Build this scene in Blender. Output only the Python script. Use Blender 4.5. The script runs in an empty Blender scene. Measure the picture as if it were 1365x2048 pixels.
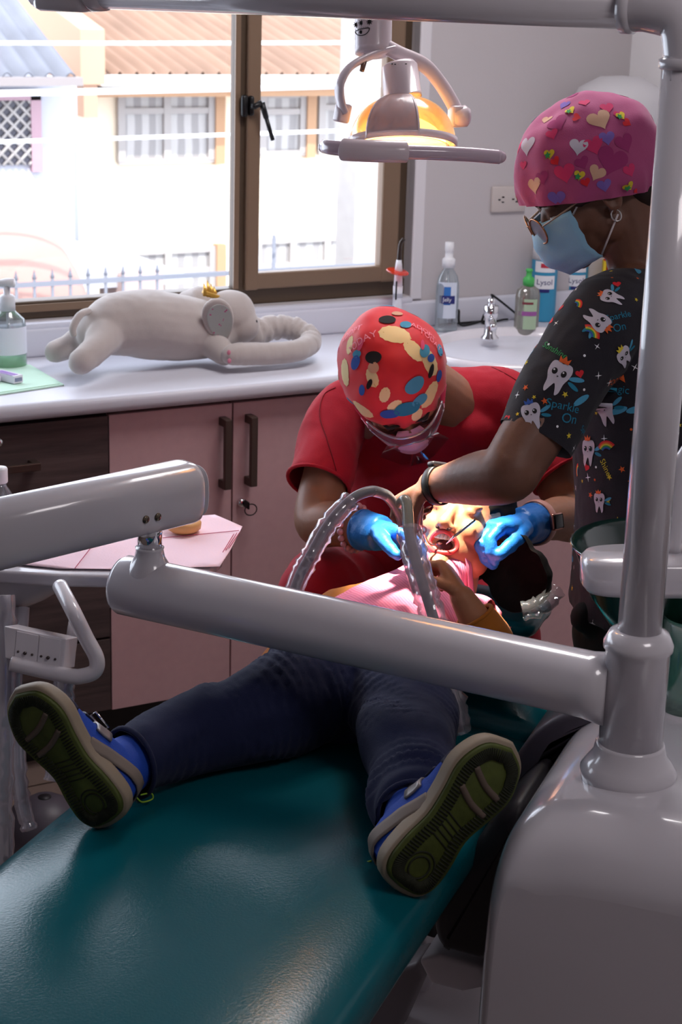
import bpy, bmesh, math, random
from mathutils import Vector as V, Matrix, noise
from mathutils.bvhtree import BVHTree
from mathutils.geometry import delaunay_2d_cdt
random.seed(7)
PI = math.pi
sc = bpy.context.scene
COL = sc.collection
# ------------------------------------------------------------------ camera
FPX = 3500.0
CAMZ = 1.8
PITCH, ROLL, AZ = math.radians(16.8), math.radians(1.66), math.radians(29.4)
_F0 = V((math.sin(AZ), math.cos(AZ), 0)); _R00 = V((math.cos(AZ), -math.sin(AZ), 0))
CF = _F0*math.cos(PITCH) - V((0, 0, 1))*math.sin(PITCH)
_U0 = _R00.cross(CF)
CR = _R00*math.cos(ROLL) + _U0*math.sin(ROLL)
CU = _U0*math.cos(ROLL) - _R00*math.sin(ROLL)
CP = V((0, 0, CAMZ))
def ray(px, py): return CF + CR*((px-682.5)/FPX) - CU*((py-1024)/FPX)
def at(px, py, d): return CP + ray(px, py)*d
def onz(px, py, z): r = ray(px, py); return CP + r*((z-CAMZ)/r.z)
def ony(px, py, y): r = ray(px, py); return CP + r*(y/r.y)
def onx(px, py, x): r = ray(px, py); return CP + r*(x/r.x)
cd = bpy.data.cameras.new('camera')
cam = bpy.data.objects.new('camera', cd); COL.objects.link(cam)
cam.matrix_world = Matrix(((CR.x, CU.x, -CF.x, 0), (CR.y, CU.y, -CF.y, 0), (CR.z, CU.z, -CF.z, CAMZ), (0, 0, 0, 1)))
cd.sensor_fit = 'VERTICAL'; cd.sensor_height = 36; cd.lens = 36*FPX/2048
cd.clip_start = 0.05; cd.clip_end = 200
cd.dof.use_dof = True; cd.dof.focus_distance = 2.75; cd.dof.aperture_fstop = 11
sc.camera = cam
# ------------------------------------------------------------------ light
w = bpy.data.worlds.new('world'); sc.world = w; w.use_nodes = True
nt = w.node_tree; nt.nodes.clear()
wo = nt.nodes.new('ShaderNodeOutputWorld'); bg = nt.nodes.new('ShaderNodeBackground')
bg.inputs[0].default_value = (0.86, 0.91, 1.0, 1); bg.inputs[1].default_value = 5.6
nt.links.new(bg.outputs[0], wo.inputs[0])
def add_light(name, kind, loc, direction, energy, color=(1, 1, 1), **k):
    l = bpy.data.lights.new(name, kind); l.energy = energy; l.color = color
    for a, b in k.items(): setattr(l, a, b)
    o = bpy.data.objects.new(name, l); COL.objects.link(o); o.location = loc
    o.rotation_euler = V(direction).to_track_quat('-Z', 'Y').to_euler()
    return o
add_light('sun', 'SUN', (0, -5, 12), (0.35, 0.62, -0.75), 7.0, (1.0, 0.95, 0.88), angle=0.01)
# unseen ceiling panels, added for front fill and for light over the worktop
add_light('ceiling_panel_light', 'AREA', (1.5, 0.55, 2.56), (0, 0, -1), 12, (1.0, 0.93, 0.95), shape='RECTANGLE', size=0.6, size_y=0.6)
add_light('ceiling_panel_light', 'AREA', (2.0, 2.95, 2.56), (0, 0, -1), 20, (1.0, 0.96, 0.97), shape='RECTANGLE', size=0.6, size_y=0.6)
pt = add_light('window_portal', 'AREA', (0.9, 4.2, 1.49), (0, -1, 0), 1, shape='RECTANGLE', size=3.2, size_y=1.0)
try: pt.data.cycles.is_portal = True
except Exception: pass
vs = sc.view_settings
vs.view_transform = 'Standard'; vs.look = 'None'; vs.exposure = 0.0; vs.gamma = 1.0; vs.use_curve_mapping = False
# ------------------------------------------------------------------ materials
def srgb(r, g, b):
    f = lambda c: (c/255/12.92) if c/255 <= 0.04045 else ((c/255+0.055)/1.055)**2.4
    return (f(r), f(g), f(b), 1)
_MC = {}
def mat(name, col, rough=0.5, metal=0.0, bump=0.0, bscale=200, var=0.0, vscale=8, coat=0.0, sheen=0.0, trans=0.0, ior=1.45, alpha=1.0, emit=None, es=0.0, spec=0.5, sss=0.0, stretch=None):
    if name in _MC: return _MC[name]
    m = bpy.data.materials.new(name); m.use_nodes = True; _MC[name] = m
    n = m.node_tree.nodes; l = m.node_tree.links; b = n['Principled BSDF']
    c = srgb(*col)
    b.inputs['Base Color'].default_value = c; b.inputs['Roughness'].default_value = rough
    b.inputs['Metallic'].default_value = metal; b.inputs['IOR'].default_value = ior
    b.inputs['Specular IOR Level'].default_value = spec
    b.inputs['Coat Weight'].default_value = coat; b.inputs['Coat Roughness'].default_value = 0.06
    b.inputs['Sheen Weight'].default_value = sheen
    b.inputs['Transmission Weight'].default_value = trans; b.inputs['Alpha'].default_value = alpha
    if sss: b.inputs['Subsurface Weight'].default_value = sss; b.inputs['Subsurface Scale'].default_value = 0.01
    if emit: b.inputs['Emission Color'].default_value = srgb(*emit); b.inputs['Emission Strength'].default_value = es
    tc = n.new('ShaderNodeTexCoord')
    src = tc.outputs['Object']
    if stretch:
        mp = n.new('ShaderNodeMapping'); mp.inputs['Scale'].default_value = stretch
        l.new(src, mp.inputs[0]); src = mp.outputs[0]
    if var:
        t = n.new('ShaderNodeTexNoise'); t.inputs['Scale'].default_value = vscale; t.inputs['Detail'].default_value = 6
        r = n.new('ShaderNodeValToRGB')
        r.color_ramp.elements[0].position = 0.3; r.color_ramp.elements[1].position = 0.7
        r.color_ramp.elements[0].color = tuple(x*(1-var) for x in c[:3])+(1,)
        r.color_ramp.elements[1].color = tuple(min(1, x*(1+var)) for x in c[:3])+(1,)
        l.new(src, t.inputs[0]); l.new(t.outputs[0], r.inputs[0]); l.new(r.outputs[0], b.inputs['Base Color'])
    if bump:
        t = n.new('ShaderNodeTexNoise'); t.inputs['Scale'].default_value = bscale; t.inputs['Detail'].default_value = 4
        u = n.new('ShaderNodeBump'); u.inputs['Strength'].default_value = bump; u.inputs['Distance'].default_value = 0.002
        l.new(src, t.inputs[0]); l.new(t.outputs[0], u.inputs['Height']); l.new(u.outputs[0], b.inputs['Normal'])
    return m
def clear_mat(name, tint, gloss=0.08, op=0.0):
    """thin clear plastic or pane: transparent with a fresnel reflection"""
    if name in _MC: return _MC[name]
    m = bpy.data.materials.new(name); m.use_nodes = True; _MC[name] = m
    n = m.node_tree.nodes; l = m.node_tree.links; n.clear()
    o = n.new('ShaderNodeOutputMaterial'); t = n.new('ShaderNodeBsdfTransparent'); g = n.new('ShaderNodeBsdfGlossy')
    d = n.new('ShaderNodeBsdfDiffuse'); mx = n.new('ShaderNodeMixShader'); m2 = n.new('ShaderNodeMixShader'); f = n.new('ShaderNodeLayerWeight')
    c = srgb(*tint)
    t.inputs[0].default_value = c; d.inputs[0].default_value = c; g.inputs[0].default_value = (1, 1, 1, 1); g.inputs[1].default_value = 0.05 if gloss < .2 else 0.15
    f.inputs[0].default_value = 0.3; mx.inputs[0].default_value = op
    l.new(t.outputs[0], mx.inputs[1]); l.new(d.outputs[0], mx.inputs[2])
    mm = n.new('ShaderNodeMath'); mm.operation = 'MULTIPLY_ADD'; mm.inputs[1].default_value = 0.5; mm.inputs[2].default_value = gloss*0.4
    l.new(f.outputs['Fresnel'], mm.inputs[0]); l.new(mm.outputs[0], m2.inputs[0])
    l.new(mx.outputs[0], m2.inputs[1]); l.new(g.outputs[0], m2.inputs[2]); l.new(m2.outputs[0], o.inputs[0])
    return m
def mat_wood(name, c1, c2, scale=(0.6, 6, 9), rough=0.5):
    m = mat(name, c1, rough)
    n = m.node_tree.nodes; l = m.node_tree.links; b = n['Principled BSDF']
    tc = n.new('ShaderNodeTexCoord'); mp = n.new('ShaderNodeMapping'); mp.inputs['Scale'].default_value = scale
    t = n.new('ShaderNodeTexNoise'); t.inputs['Scale'].default_value = 5; t.inputs['Detail'].default_value = 8; t.inputs['Roughness'].default_value = 0.65
    r = n.new('ShaderNodeValToRGB'); r.color_ramp.elements[0].color = srgb(*c1); r.color_ramp.elements[1].color = srgb(*c2)
    r.color_ramp.elements[0].position = 0.35; r.color_ramp.elements[1].position = 0.65
    l.new(tc.outputs['Object'], mp.inputs[0]); l.new(mp.outputs[0], t.inputs[0]); l.new(t.outputs[0], r.inputs[0]); l.new(r.outputs[0], b.inputs['Base Color'])
    return m
def mat_wave(name, c1, c2, scale, axis='X', rough=0.6, bump=0.0, sharp=(0.4, 0.6)):
    m = mat(name, c1, rough)
    n = m.node_tree.nodes; l = m.node_tree.links; b = n['Principled BSDF']
    tc = n.new('ShaderNodeTexCoord'); t = n.new('ShaderNodeTexWave'); t.bands_direction = axis; t.inputs['Scale'].default_value = scale
    t.inputs['Distortion'].default_value = 1.2; t.inputs['Detail'].default_value = 1
    r = n.new('ShaderNodeValToRGB'); r.color_ramp.elements[0].color = srgb(*c1); r.color_ramp.elements[1].color = srgb(*c2)
    r.color_ramp.elements[0].position = sharp[0]; r.color_ramp.elements[1].position = sharp[1]
    l.new(tc.outputs['Object'], t.inputs[0]); l.new(t.outputs[0], r.inputs[0]); l.new(r.outputs[0], b.inputs['Base Color'])
    if bump:
        u = n.new('ShaderNodeBump'); u.inputs['Strength'].default_value = bump; u.inputs['Distance'].default_value = 0.004
        l.new(t.outputs[0], u.inputs['Height']); l.new(u.outputs[0], b.inputs['Normal'])
    return m
# ------------------------------------------------------------------ object helpers
WLOC = {}
def tag(o, label=None, cat=None, group=None, kind=None):
    if label: o['label'] = label
    if cat: o['category'] = cat
    if group: o['group'] = group
    if kind: o['kind'] = kind
    return o
def thing(name, label, cat, loc=(0, 0, 0), group=None):
    o = bpy.data.objects.new(name, None); COL.objects.link(o); o.location = loc; o.empty_display_size = 0.05
    WLOC[o] = V(loc); return tag(o, label, cat, group)
def obj(name, bm, m, parent=None, smooth=True, loc=None, label=None, recalc=True, auto=None):
    """link a bmesh given in world coordinates as ONE mesh object; origin = parent's or loc"""
    if recalc: bmesh.ops.recalc_face_normals(bm, faces=bm.faces[:])
    me = bpy.data.meshes.new(name)
    L = V(loc) if loc is not None else (WLOC[parent] if parent else None)
    if L is None:
        xs = [v.co for v in bm.verts]
        L = V(((min(c.x for c in xs)+max(c.x for c in xs))/2, (min(c.y for c in xs)+max(c.y for c in xs))/2, min(c.z for c in xs)))
    bm.transform(Matrix.Translation(-L)); bm.to_mesh(me); bm.free()
    o = bpy.data.objects.new(name, me); COL.objects.link(o)
    for x in (m if isinstance(m, (list, tuple)) else [m]): me.materials.append(x)
    if parent: o.parent = parent; o.location = L - WLOC[parent]
    else: o.location = L
    WLOC[o] = L
    if smooth:
        me.polygons.foreach_set('use_smooth', [True]*len(me.polygons))
        if auto: me.set_sharp_from_angle(angle=math.radians(auto))
    if label: o['label'] = label
    return o
def copy_tree(o, off, parent=None):
    c = o.copy(); COL.objects.link(c); c.parent = parent
    if parent is None: c.location = o.location + V(off)
    WLOC[c] = WLOC[o] + V(off)
    for ch in o.children[:] if hasattr(o, 'children') else []: copy_tree(ch, off, c)
    return c
def BM(): return bmesh.new()
def merge(bm, src, mi=0):
    mp = {}
    for v in src.verts: mp[v] = bm.verts.new(v.co)
    for f in src.faces:
        try: g = bm.faces.new([mp[v] for v in f.verts]); g.material_index = mi if mi else f.material_index
        except ValueError: pass
    src.free()
def box(bm, c, s, rot=None, bev=0.0, seg=2, mi=0):
    t = bmesh.new(); bmesh.ops.create_cube(t, size=1)
    for v in t.verts: v.co = V((v.co.x*s[0], v.co.y*s[1], v.co.z*s[2]))
    if bev: bmesh.ops.bevel(t, geom=t.edges[:], offset=bev, segments=seg, profile=0.5, affect='EDGES')
    M = Matrix.Translation(V(c)) @ (rot.to_4x4() if rot is not None else Matrix.Identity(4))
    t.transform(M); merge(bm, t, mi)
def box2(bm, a, b, **k):
    a = V(a); b = V(b); box(bm, (a+b)/2, [abs(x) for x in (b-a)], **k)
def frame_of(d):
    d = d.normalized(); h = V((0, 0, 1)) if abs(d.z) < 0.95 else V((0, 1, 0))
    a = d.cross(h).normalized(); b = a.cross(d).normalized(); return a, b
def catmull(pts, n=6, closed=False):
    P = [V(p) for p in pts]; out = []; N = len(P)
    g = (lambda i: P[i % N]) if closed else (lambda i: P[max(0, min(N-1, i))])
    for i in range(N if closed else N-1):
        p0, p1, p2, p3 = g(i-1), g(i), g(i+1), g(i+2)
        for k in range(n):
            t = k/n
            out.append(0.5*((2*p1)+(p2-p0)*t+(2*p0-5*p1+4*p2-p3)*t*t+(3*p1-p0-3*p2+p3)*t**3))
    if not closed: out.append(P[-1])
    return out
def tube(bm, pts, r, seg=14, closed=False, cap=True, mi=0, flat=None, hint=None):
    """tube along points; r number or list; flat=(a,b) elliptical factors"""
    P = [V(p) for p in pts]; n = len(P); R = r if isinstance(r, (list, tuple)) else [r]*n
    if len(R) != n: R = [R[0] if len(R) == 1 else R[min(len(R)-1, int(i*(len(R)-1)/(n-1)))] + (R[min(len(R)-1, int(i*(len(R)-1)/(n-1))+1)]-R[min(len(R)-1, int(i*(len(R)-1)/(n-1)))])*((i*(len(R)-1)/(n-1)) % 1) for i in range(n)]
    rings = []; a = None
    for i in range(n):
        if closed: t = P[(i+1) % n]-P[i-1]
        else: t = P[min(i+1, n-1)]-P[max(i-1, 0)]
        t = t.normalized() if t.length > 1e-9 else V((0, 0, 1))
        if a is None:
            a = (V(hint)-V(hint).dot(t)*t).normalized() if hint is not None else frame_of(t)[0]
        a = (a-a.dot(t)*t); a = a.normalized() if a.length > 1e-6 else frame_of(t)[0]
        b = t.cross(a); fa, fb = flat or (1, 1)
        rings.append([bm.verts.new(P[i]+(a*math.cos(2*PI*k/seg)*fa+b*math.sin(2*PI*k/seg)*fb)*R[i]) for k in range(seg)])
    for i in range(n if closed else n-1):
        A = rings[i]; B = rings[(i+1) % n]
        for k in range(seg):
            f = bm.faces.new((A[k], A[(k+1) % seg], B[(k+1) % seg], B[k])); f.material_index = mi
    if cap and not closed:
        for g in (rings[0][::-1], rings[-1]): f = bm.faces.new(g); f.material_index = mi
def lathe(bm, prof, c=(0, 0, 0), axis=(0, 0, 1), seg=28, mi=0, sx=1, sy=1):
    """prof list of (r,h) along axis from c"""
    ax = V(axis).normalized(); a, b = frame_of(ax); c = V(c); rings = []
    if abs(ax.z) > .99: a, b = V((1, 0, 0)), V((0, 1, 0))
    for r, h in prof:
        if r < 1e-6: rings.append([bm.verts.new(c+ax*h)])
        else: rings.append([bm.verts.new(c+ax*h+(a*math.cos(2*PI*k/seg)*sx+b*math.sin(2*PI*k/seg)*sy)*r) for k in range(seg)])
    for A, B in zip(rings, rings[1:]):
        if len(A) == 1 and len(B) == 1: continue
        for k in range(seg):
            k2 = (k+1) % seg
            q = [A[0], B[k2], B[k]] if len(A) == 1 else ([A[k], A[k2], B[0]] if len(B) == 1 else [A[k], A[k2], B[k2], B[k]])
            f = bm.faces.new(q); f.material_index = mi
    for g in (rings[0], rings[-1]):
        if len(g) > 1:
            try: f = bm.faces.new(g); f.material_index = mi
            except ValueError: pass
def loft(bm, secs, seg=28, power=2.0, mi=0):
    """secs: (centre, half-axis vector a, half-axis vector b)"""
    rings = []
    for c, a, b in secs:
        c, a, b = V(c), V(a), V(b); R = []
        for k in range(seg):
            t = 2*PI*k/seg; cs, sn = math.cos(t), math.sin(t)
            e = 2.0/power
            R.append(bm.verts.new(c+a*(math.copysign(abs(cs)**e, cs))+b*(math.copysign(abs(sn)**e, sn))))
        rings.append(R)
    for A, B in zip(rings, rings[1:]):
        for k in range(seg): f = bm.faces.new((A[k], A[(k+1) % seg], B[(k+1) % seg], B[k])); f.material_index = mi
    f = bm.faces.new(rings[0][::-1]); f.material_index = mi; f = bm.faces.new(rings[-1]); f.material_index = mi
def prism(bm, poly, ext, mi=0, bev=0.0, seg=3):
    """poly: list of world points (planar), ext: vector"""
    t = bmesh.new(); A = [t.verts.new(V(p)) for p in poly]; B = [t.verts.new(V(p)+V(ext)) for p in poly]; n = len(A)
    t.faces.new(A[::-1]); t.faces.new(B)
    for i in range(n): t.faces.new((A[i], A[(i+1) % n], B[(i+1) % n], B[i]))
    if bev:
        bmesh.ops.recalc_face_normals(t, faces=t.faces[:])
        es = [e for e in t.edges if len(e.link_faces) == 2 and e.calc_face_angle(0) > 0.9]
        bmesh.ops.bevel(t, geom=es, offset=bev, segments=seg, profile=0.5, affect='EDGES')
    merge(bm, t, mi)
def ell(bm, c, rx, ry, rz, ax=None, u=20, v=14, mi=0):
    """ellipsoid; ax = 3 axis vectors"""
    ax = ax or (V((1, 0, 0)), V((0, 1, 0)), V((0, 0, 1))); t = bmesh.new(); bmesh.ops.create_uvsphere(t, u_segments=u, v_segments=v, radius=1)
    for q in t.verts: q.co = V(c)+ax[0]*q.co.x*rx+ax[1]*q.co.y*ry+ax[2]*q.co.z*rz
    merge(bm, t, mi)
def chain(bm, pr, seg=18):
    """tapered capsules through (point, radius)"""
    for (p, r), (q, s) in zip(pr, pr[1:]):
        p, q = V(p), V(q); d = q-p
        if d.length < 1e-5: continue
        n = max(3, int(d.length/0.012)); tube(bm, [p+d*i/n for i in range(n+1)], [r+(s-r)*i/n for i in range(n+1)], seg)
    for p, r in pr: ell(bm, p, r, r, r, u=16, v=10)
def limb(pr, n=5):
    """smooth a (point, radius) list with a spline"""
    P = catmull([p for p, r in pr], n); R = catmull([V((r, 0, 0)) for p, r in pr], n)
    return [(a, b.x) for a, b in zip(P, R)]
def remesh(bm, vox=0.005, it=3):
    """fuse overlapping closed shapes into one continuous surface"""
    me = bpy.data.meshes.new('tmp'); bmesh.ops.recalc_face_normals(bm, faces=bm.faces[:]); bm.to_mesh(me); bm.free()
    o = bpy.data.objects.new('tmp', me); COL.objects.link(o)
    md = o.modifiers.new('r', 'REMESH'); md.mode = 'VOXEL'; md.voxel_size = vox; md.adaptivity = 0
    if it:
        s = o.modifiers.new('s', 'SMOOTH'); s.factor = 0.5; s.iterations = it
    dg = bpy.context.evaluated_depsgraph_get(); dg.update()
    ev = bpy.data.meshes.new_from_object(o.evaluated_get(dg))
    out = bmesh.new(); out.from_mesh(ev)
    bpy.data.objects.remove(o); bpy.data.meshes.remove(me); bpy.data.meshes.remove(ev)
    return out
def displace(bm, fn):
    bm.normal_update(); N = [(v, v.normal.copy(), v.co.copy()) for v in bm.verts]
    for v, n, c in N: v.co = c+n*fn(c)
def nz(p, s=1.0): return noise.noise(V(p)*s)
def clip(bm, co, no, fill=False):
    """remove what lies on the +no side"""
    r = bmesh.ops.bisect_plane(bm, geom=bm.verts[:]+bm.edges[:]+bm.faces[:], plane_co=V(co), plane_no=V(no), clear_outer=True)
    if fill:
        es = [e for e in r['geom_cut'] if isinstance(e, bmesh.types.BMEdge)]
        bmesh.ops.edgeloop_fill(bm, edges=es)
def shell(bm, t):
    """give an open surface a thickness"""
    bmesh.ops.recalc_face_normals(bm, faces=bm.faces[:])
    bmesh.ops.solidify(bm, geom=bm.faces[:], thickness=t)
_TX = {}
def text_geo(s):
    if s in _TX: return _TX[s]
    c = bpy.data.curves.new('t', 'FONT'); c.body = s; c.align_x = 'CENTER'; c.align_y = 'CENTER'; c.size = 1; c.resolution_u = 3
    o = bpy.data.objects.new('t', c); COL.objects.link(o); dg = bpy.context.evaluated_depsgraph_get(); dg.update()
    me = bpy.data.meshes.new_from_object(o.evaluated_get(dg)); r = ([(v.co.x, v.co.y) for v in me.vertices], [tuple(p.vertices) for p in me.polygons])
    bpy.data.objects.remove(o); bpy.data.meshes.remove(me); _TX[s] = r; return r
def fill_poly(poly, step):
    pts = [V(p) for p in poly]; n = len(pts); edges = [(i, (i+1) % n) for i in range(n)]
    xs = [p.x for p in pts]; ys = [p.y for p in pts]; x = min(xs)+step*.5; allp = list(pts)
    def inside(x, y):
        c = False; j = n-1
        for i in range(n):
            if (pts[i].y > y) != (pts[j].y > y) and x < (pts[j].x-pts[i].x)*(y-pts[i].y)/(pts[j].y-pts[i].y)+pts[i].x: c = not c
            j = i
        return c
    while x < max(xs):
        y = min(ys)+step*.5
        while y < max(ys):
            if inside(x, y): allp.append(V((x, y)))
            y += step
        x += step
    r = delaunay_2d_cdt(allp, edges, [list(range(n))], 1, 1e-7)
    return [(p.x, p.y) for p in r[0]], [tuple(f) for f in r[2]]
class Skin:
    """prints small flat shapes onto the surface of one bmesh (they become part of that mesh)"""
    def __init__(s, bm): s.bm = bm; bm.normal_update(); s.t = BVHTree.FromBMesh(bm); s.add = []; s.mats = []
    def mi(s, m):
        if m not in s.mats: s.mats.append(m)
        return s.mats.index(m)+1
    def hit(s, px, py): return s.t.ray_cast(CP, ray(px, py).normalized())[:2]
    def stamp(s, P, N, rot, shapes, size, lift=0.0006):
        """shapes: list of (poly | ('text', str), material); unit coordinates, size in m"""
        if P is None: return
        if N.dot(CP-P) < 0 and False: N = -N
        up = V((0, 0, 1)) - N*N.z
        if up.length < 0.2: up = CU - N*N.dot(CU)
        up.normalize(); rt = up.cross(N); c, sn = math.cos(rot), math.sin(rot)
        X = rt*c+up*sn; Y = up*c-rt*sn; k = 0
        for sh, m in shapes:
            if sh[0] == 'text': vs_, fs = text_geo(sh[1])
            else: vs_, fs = fill_poly(sh, max(0.006/size, 0.12))
            out = []
            for x, y in vs_:
                q = P+(X*x+Y*y)*size
                h = s.t.ray_cast(q+N*0.03, -N, 0.09)
                out.append(h[0]+h[1]*(lift+k*0.00025)*(1 if h[1].dot(N) > 0 else -1) if h[0] is not None else None)
            s.add.append((out, fs, s.mi(m))); k += 1
    def at(s, px, py, rot, shapes, size, lift=0.0006):
        h = s.hit(px, py)
        if h[0] is not None: s.stamp(h[0], h[1] if h[1].dot(CF) < 0 else -h[1], rot, shapes, size, lift)
    def done(s):
        for out, fs, mi in s.add:
            mp = [s.bm.verts.new(p) if p is not None else None for p in out]
            for f in fs:
                q = [mp[i] for i in f]
                if any(x is None for x in q): continue
                if max((a.co-b.co).length for a in q for b in q) > 0.25: continue
                try: g = s.bm.faces.new(q); g.material_index = mi
                except ValueError: pass
        return s.mats
def circ(x=0, y=0, r=1, n=18, sy=1.0, rot=0): 
    return [(x+r*math.cos(2*PI*i/n)*math.cos(rot)-r*sy*math.sin(2*PI*i/n)*math.sin(rot), y+r*math.cos(2*PI*i/n)*math.sin(rot)+r*sy*math.sin(2*PI*i/n)*math.cos(rot)) for i in range(n)]
HEART = [(0.5*16*math.sin(t)**3/17, 0.5*(13*math.cos(t)-5*math.cos(2*t)-2*math.cos(3*t)-math.cos(4*t))/17) for t in [2*PI*i/28+.01 for i in range(28)]]
def star(n=5, r=0.4, R=1): return [((R if i % 2 == 0 else r)*math.sin(PI*i/n), (R if i % 2 == 0 else r)*math.cos(PI*i/n)) for i in range(2*n)]
# ------------------------------------------------------------------ palette
M_wall = mat('wall_paint', (196, 190, 192), 0.8, bump=0.15, bscale=120)
M_white = mat('white_plastic', (214, 208, 212), 0.28, coat=0.5)
M_enamel = mat('white_enamel', (200, 196, 202), 0.22, coat=0.7)
M_chrome = mat('chrome', (225, 225, 228), 0.08, metal=1)
M_black = mat('black_plastic', (14, 13, 15), 0.4)
M_bronze = mat('bronze_aluminium', (128, 104, 84), 0.45, metal=0.2)
M_bronze_d = mat('dark_bronze_aluminium', (84, 68, 54), 0.45, metal=0.2)
M_counter = mat('grey_worktop', (212, 212, 222), 0.42, bump=0.1, bscale=400)
M_pale = mat('pale_laminate', (198, 160, 162), 0.6, bump=0.1, bscale=500, var=0.03, vscale=40)
M_dark = mat_wood('dark_wood_laminate', (62, 50, 50), (92, 76, 74))
M_handle = mat('brushed_handle', (92, 76, 70), 0.4, metal=0.7)
M_teal = mat('teal_leatherette', (2, 84, 94), 0.22, bump=0.14, bscale=260, spec=0.4)
M_greysh = mat('grey_shell', (74, 68, 78), 0.45)
M_darksh = mat('dark_shell', (34, 31, 36), 0.5)
M_glass = clear_mat('window_glass', (250, 252, 255), 0.05)
M_clear = clear_mat('clear_plastic', (225, 232, 235), 0.3, 0.12)
M_film = clear_mat('crinkled_film', (235, 232, 240), 0.45, 0.30)
# ------------------------------------------------------------------ the room
YW = 4.07; XR = 3.19; ZC = 2.6
def struct(name, bm, m, smooth=False, **k):
    o = obj(name, bm, m, smooth=smooth, **k); o['kind'] = 'structure'; return o
WX0, WX1, WZ0, WZ1 = -0.8, 2.49, 0.985, 1.98
bm = BM()
box2(bm, (-1.7, YW, -0.1), (XR+.15, YW+.18, WZ0)); box2(bm, (-1.7, YW, WZ1), (XR+.15, YW+.18, ZC+.1))
box2(bm, (-1.7, YW, WZ0), (WX0, YW+.18, WZ1)); box2(bm, (WX1, YW, WZ0), (XR+.15, YW+.18, WZ1))
struct('wall_window', bm, M_wall)
bm = BM(); box2(bm, (XR, -1.6, -0.1), (XR+.15, YW, ZC+.1)); struct('wall_right', bm, mat('wall_right_lit_paint', (242, 240, 242), 0.8))  # lighter than the other walls: window light put into the colour
bm = BM(); box2(bm, (-1.7, -1.6, -0.1), (-1.55, YW, ZC+.1)); struct('wall_left', bm, M_wall)
bm = BM(); box2(bm, (-1.55, -1.6, -0.1), (XR, -1.45, ZC+.1)); struct('wall_back', bm, M_wall)
bm = BM(); box2(bm, (-1.55, -1.45, ZC), (XR, YW, ZC+.1)); struct('ceiling', bm, M_wall)
# tiled floor
M_floor = mat('floor_tile', (122, 104, 96), 0.35, var=0.12, vscale=3)
n = M_floor.node_tree.nodes; l = M_floor.node_tree.links; b = n['Principled BSDF']
br = n.new('ShaderNodeTexBrick'); br.offset = 0; br.inputs['Scale'].default_value = 1; br.inputs['Brick Width'].default_value = 0.45; br.inputs['Row Height'].default_value = 0.45
br.inputs['Mortar Size'].default_value = 0.004; br.inputs['Mortar'].default_value = srgb(66, 52, 46)
tcn = n.new('ShaderNodeTexCoord'); l.new(tcn.outputs['Object'], br.inputs[0])
src = b.inputs['Base Color'].links[0].from_socket; l.new(src, br.inputs['Color1']); l.new(src, br.inputs['Color2']); l.new(br.outputs[0], b.inputs['Base Color'])
bm = BM(); box2(bm, (-1.55, -1.45, -0.1), (XR, YW, 0)); struct('floor', bm, M_floor)
# ceiling light panels
for x, y in ((1.5, .55), (2.0, 2.95)):
    bm = BM(); box2(bm, (x-.31, y-.31, ZC-.012), (x+.31, y+.31, ZC), bev=.004)
    o = obj('ceiling_light', bm, M_white, smooth=False); tag(o, 'square recessed light panel in the ceiling %s' % ('nearer the photographer' if x < 1.9 else 'above the dentist and the wash basin'), 'ceiling light')
# window frame: outer frame, mullion, right-hand sliding sash
YF = YW+0.03
win = thing('window_1', None, None, (0.85, YF, WZ0)); win['kind'] = 'structure'
bm = BM()
box2(bm, (WX0, YF, WZ0), (WX1, YF+.05, WZ0+.045), bev=.004); box2(bm, (WX0, YF, WZ1-.045), (WX1, YF+.08, WZ1), bev=.004)
box2(bm, (WX1-.045, YF+.006, WZ0+.002), (WX1, YF+.06, WZ1-.002), bev=.004); box2(bm, (WX0, YF, WZ0), (WX0+.045, YF+.08, WZ1), bev=.004)
box2(bm, (1.968, YF-.0045, WZ0), (2.0, YF+.03, WZ1), bev=.003)
obj('window_frame', bm, M_bronze_d, win, smooth=False)
bm = BM()
box2(bm, (2.0, YF-.019, WZ0+.042), (2.447, YF+.015, WZ0+.085), bev=.005); box2(bm, (2.0, YF-.019, WZ1-.085), (2.447, YF+.015, WZ1-.042), bev=.005)
box2(bm, (1.994, YF-.02, WZ0+.040), (2.033, YF+.017, WZ1-.040), bev=.006); box2(bm, (2.40, YF-.02, WZ0+.040), (2.455, YF+.017, WZ1-.040), bev=.006)
obj('window_sash', bm, M_bronze, win, smooth=False)
bm = BM(); box2(bm, (1.964, YF-.010, WZ0+.045), (1.978, YF-.004, WZ1-.045)); box2(bm, (WX0+.04, YF-.01, WZ0+.02), (1.96, YF-.003, WZ0+.038)); obj('window_bead', bm, M_bronze, win, smooth=False)
bm = BM(); box2(bm, (WX0+.04, YF+.012, WZ0+.04), (1.97, YF+.016, WZ1-.04)); box2(bm, (2.03, YF, WZ0+.08), (2.41, YF+.005, WZ1-.08)); obj('pane', bm, M_glass, win, smooth=False)
# lever handle of the sash
h0 = ony(500, 212, YF-.03)
bm = BM(); box(bm, h0+V((-.012, .006, 0)), (.018, .016, .055), bev=.006); box(bm, h0+V((.006, .006, 0)), (.014, .02, .05), bev=.006)
p1 = ony(524, 205, YF-.05); p2 = ony(546, 280, YF-.05); p3 = ony(533, 236, YF-.052)
tube(bm, [h0+V((0, -.01, 0)), ony(510, 213, YF-.045), p1], .008, 10); tube(bm, [p1, p3], [.008, .007], 10); tube(bm, [p3, p2], [.0055, .0055], 10)
obj('window_handle', bm, M_black, win)
bm = BM(); box2(bm, (WX1, YW-.006, WZ0-.01), (WX1+.035, YW+.03, WZ1+.03), bev=.004); struct('trim_1', bm, mat('white_trim', (222, 218, 222), 0.5))
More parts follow.
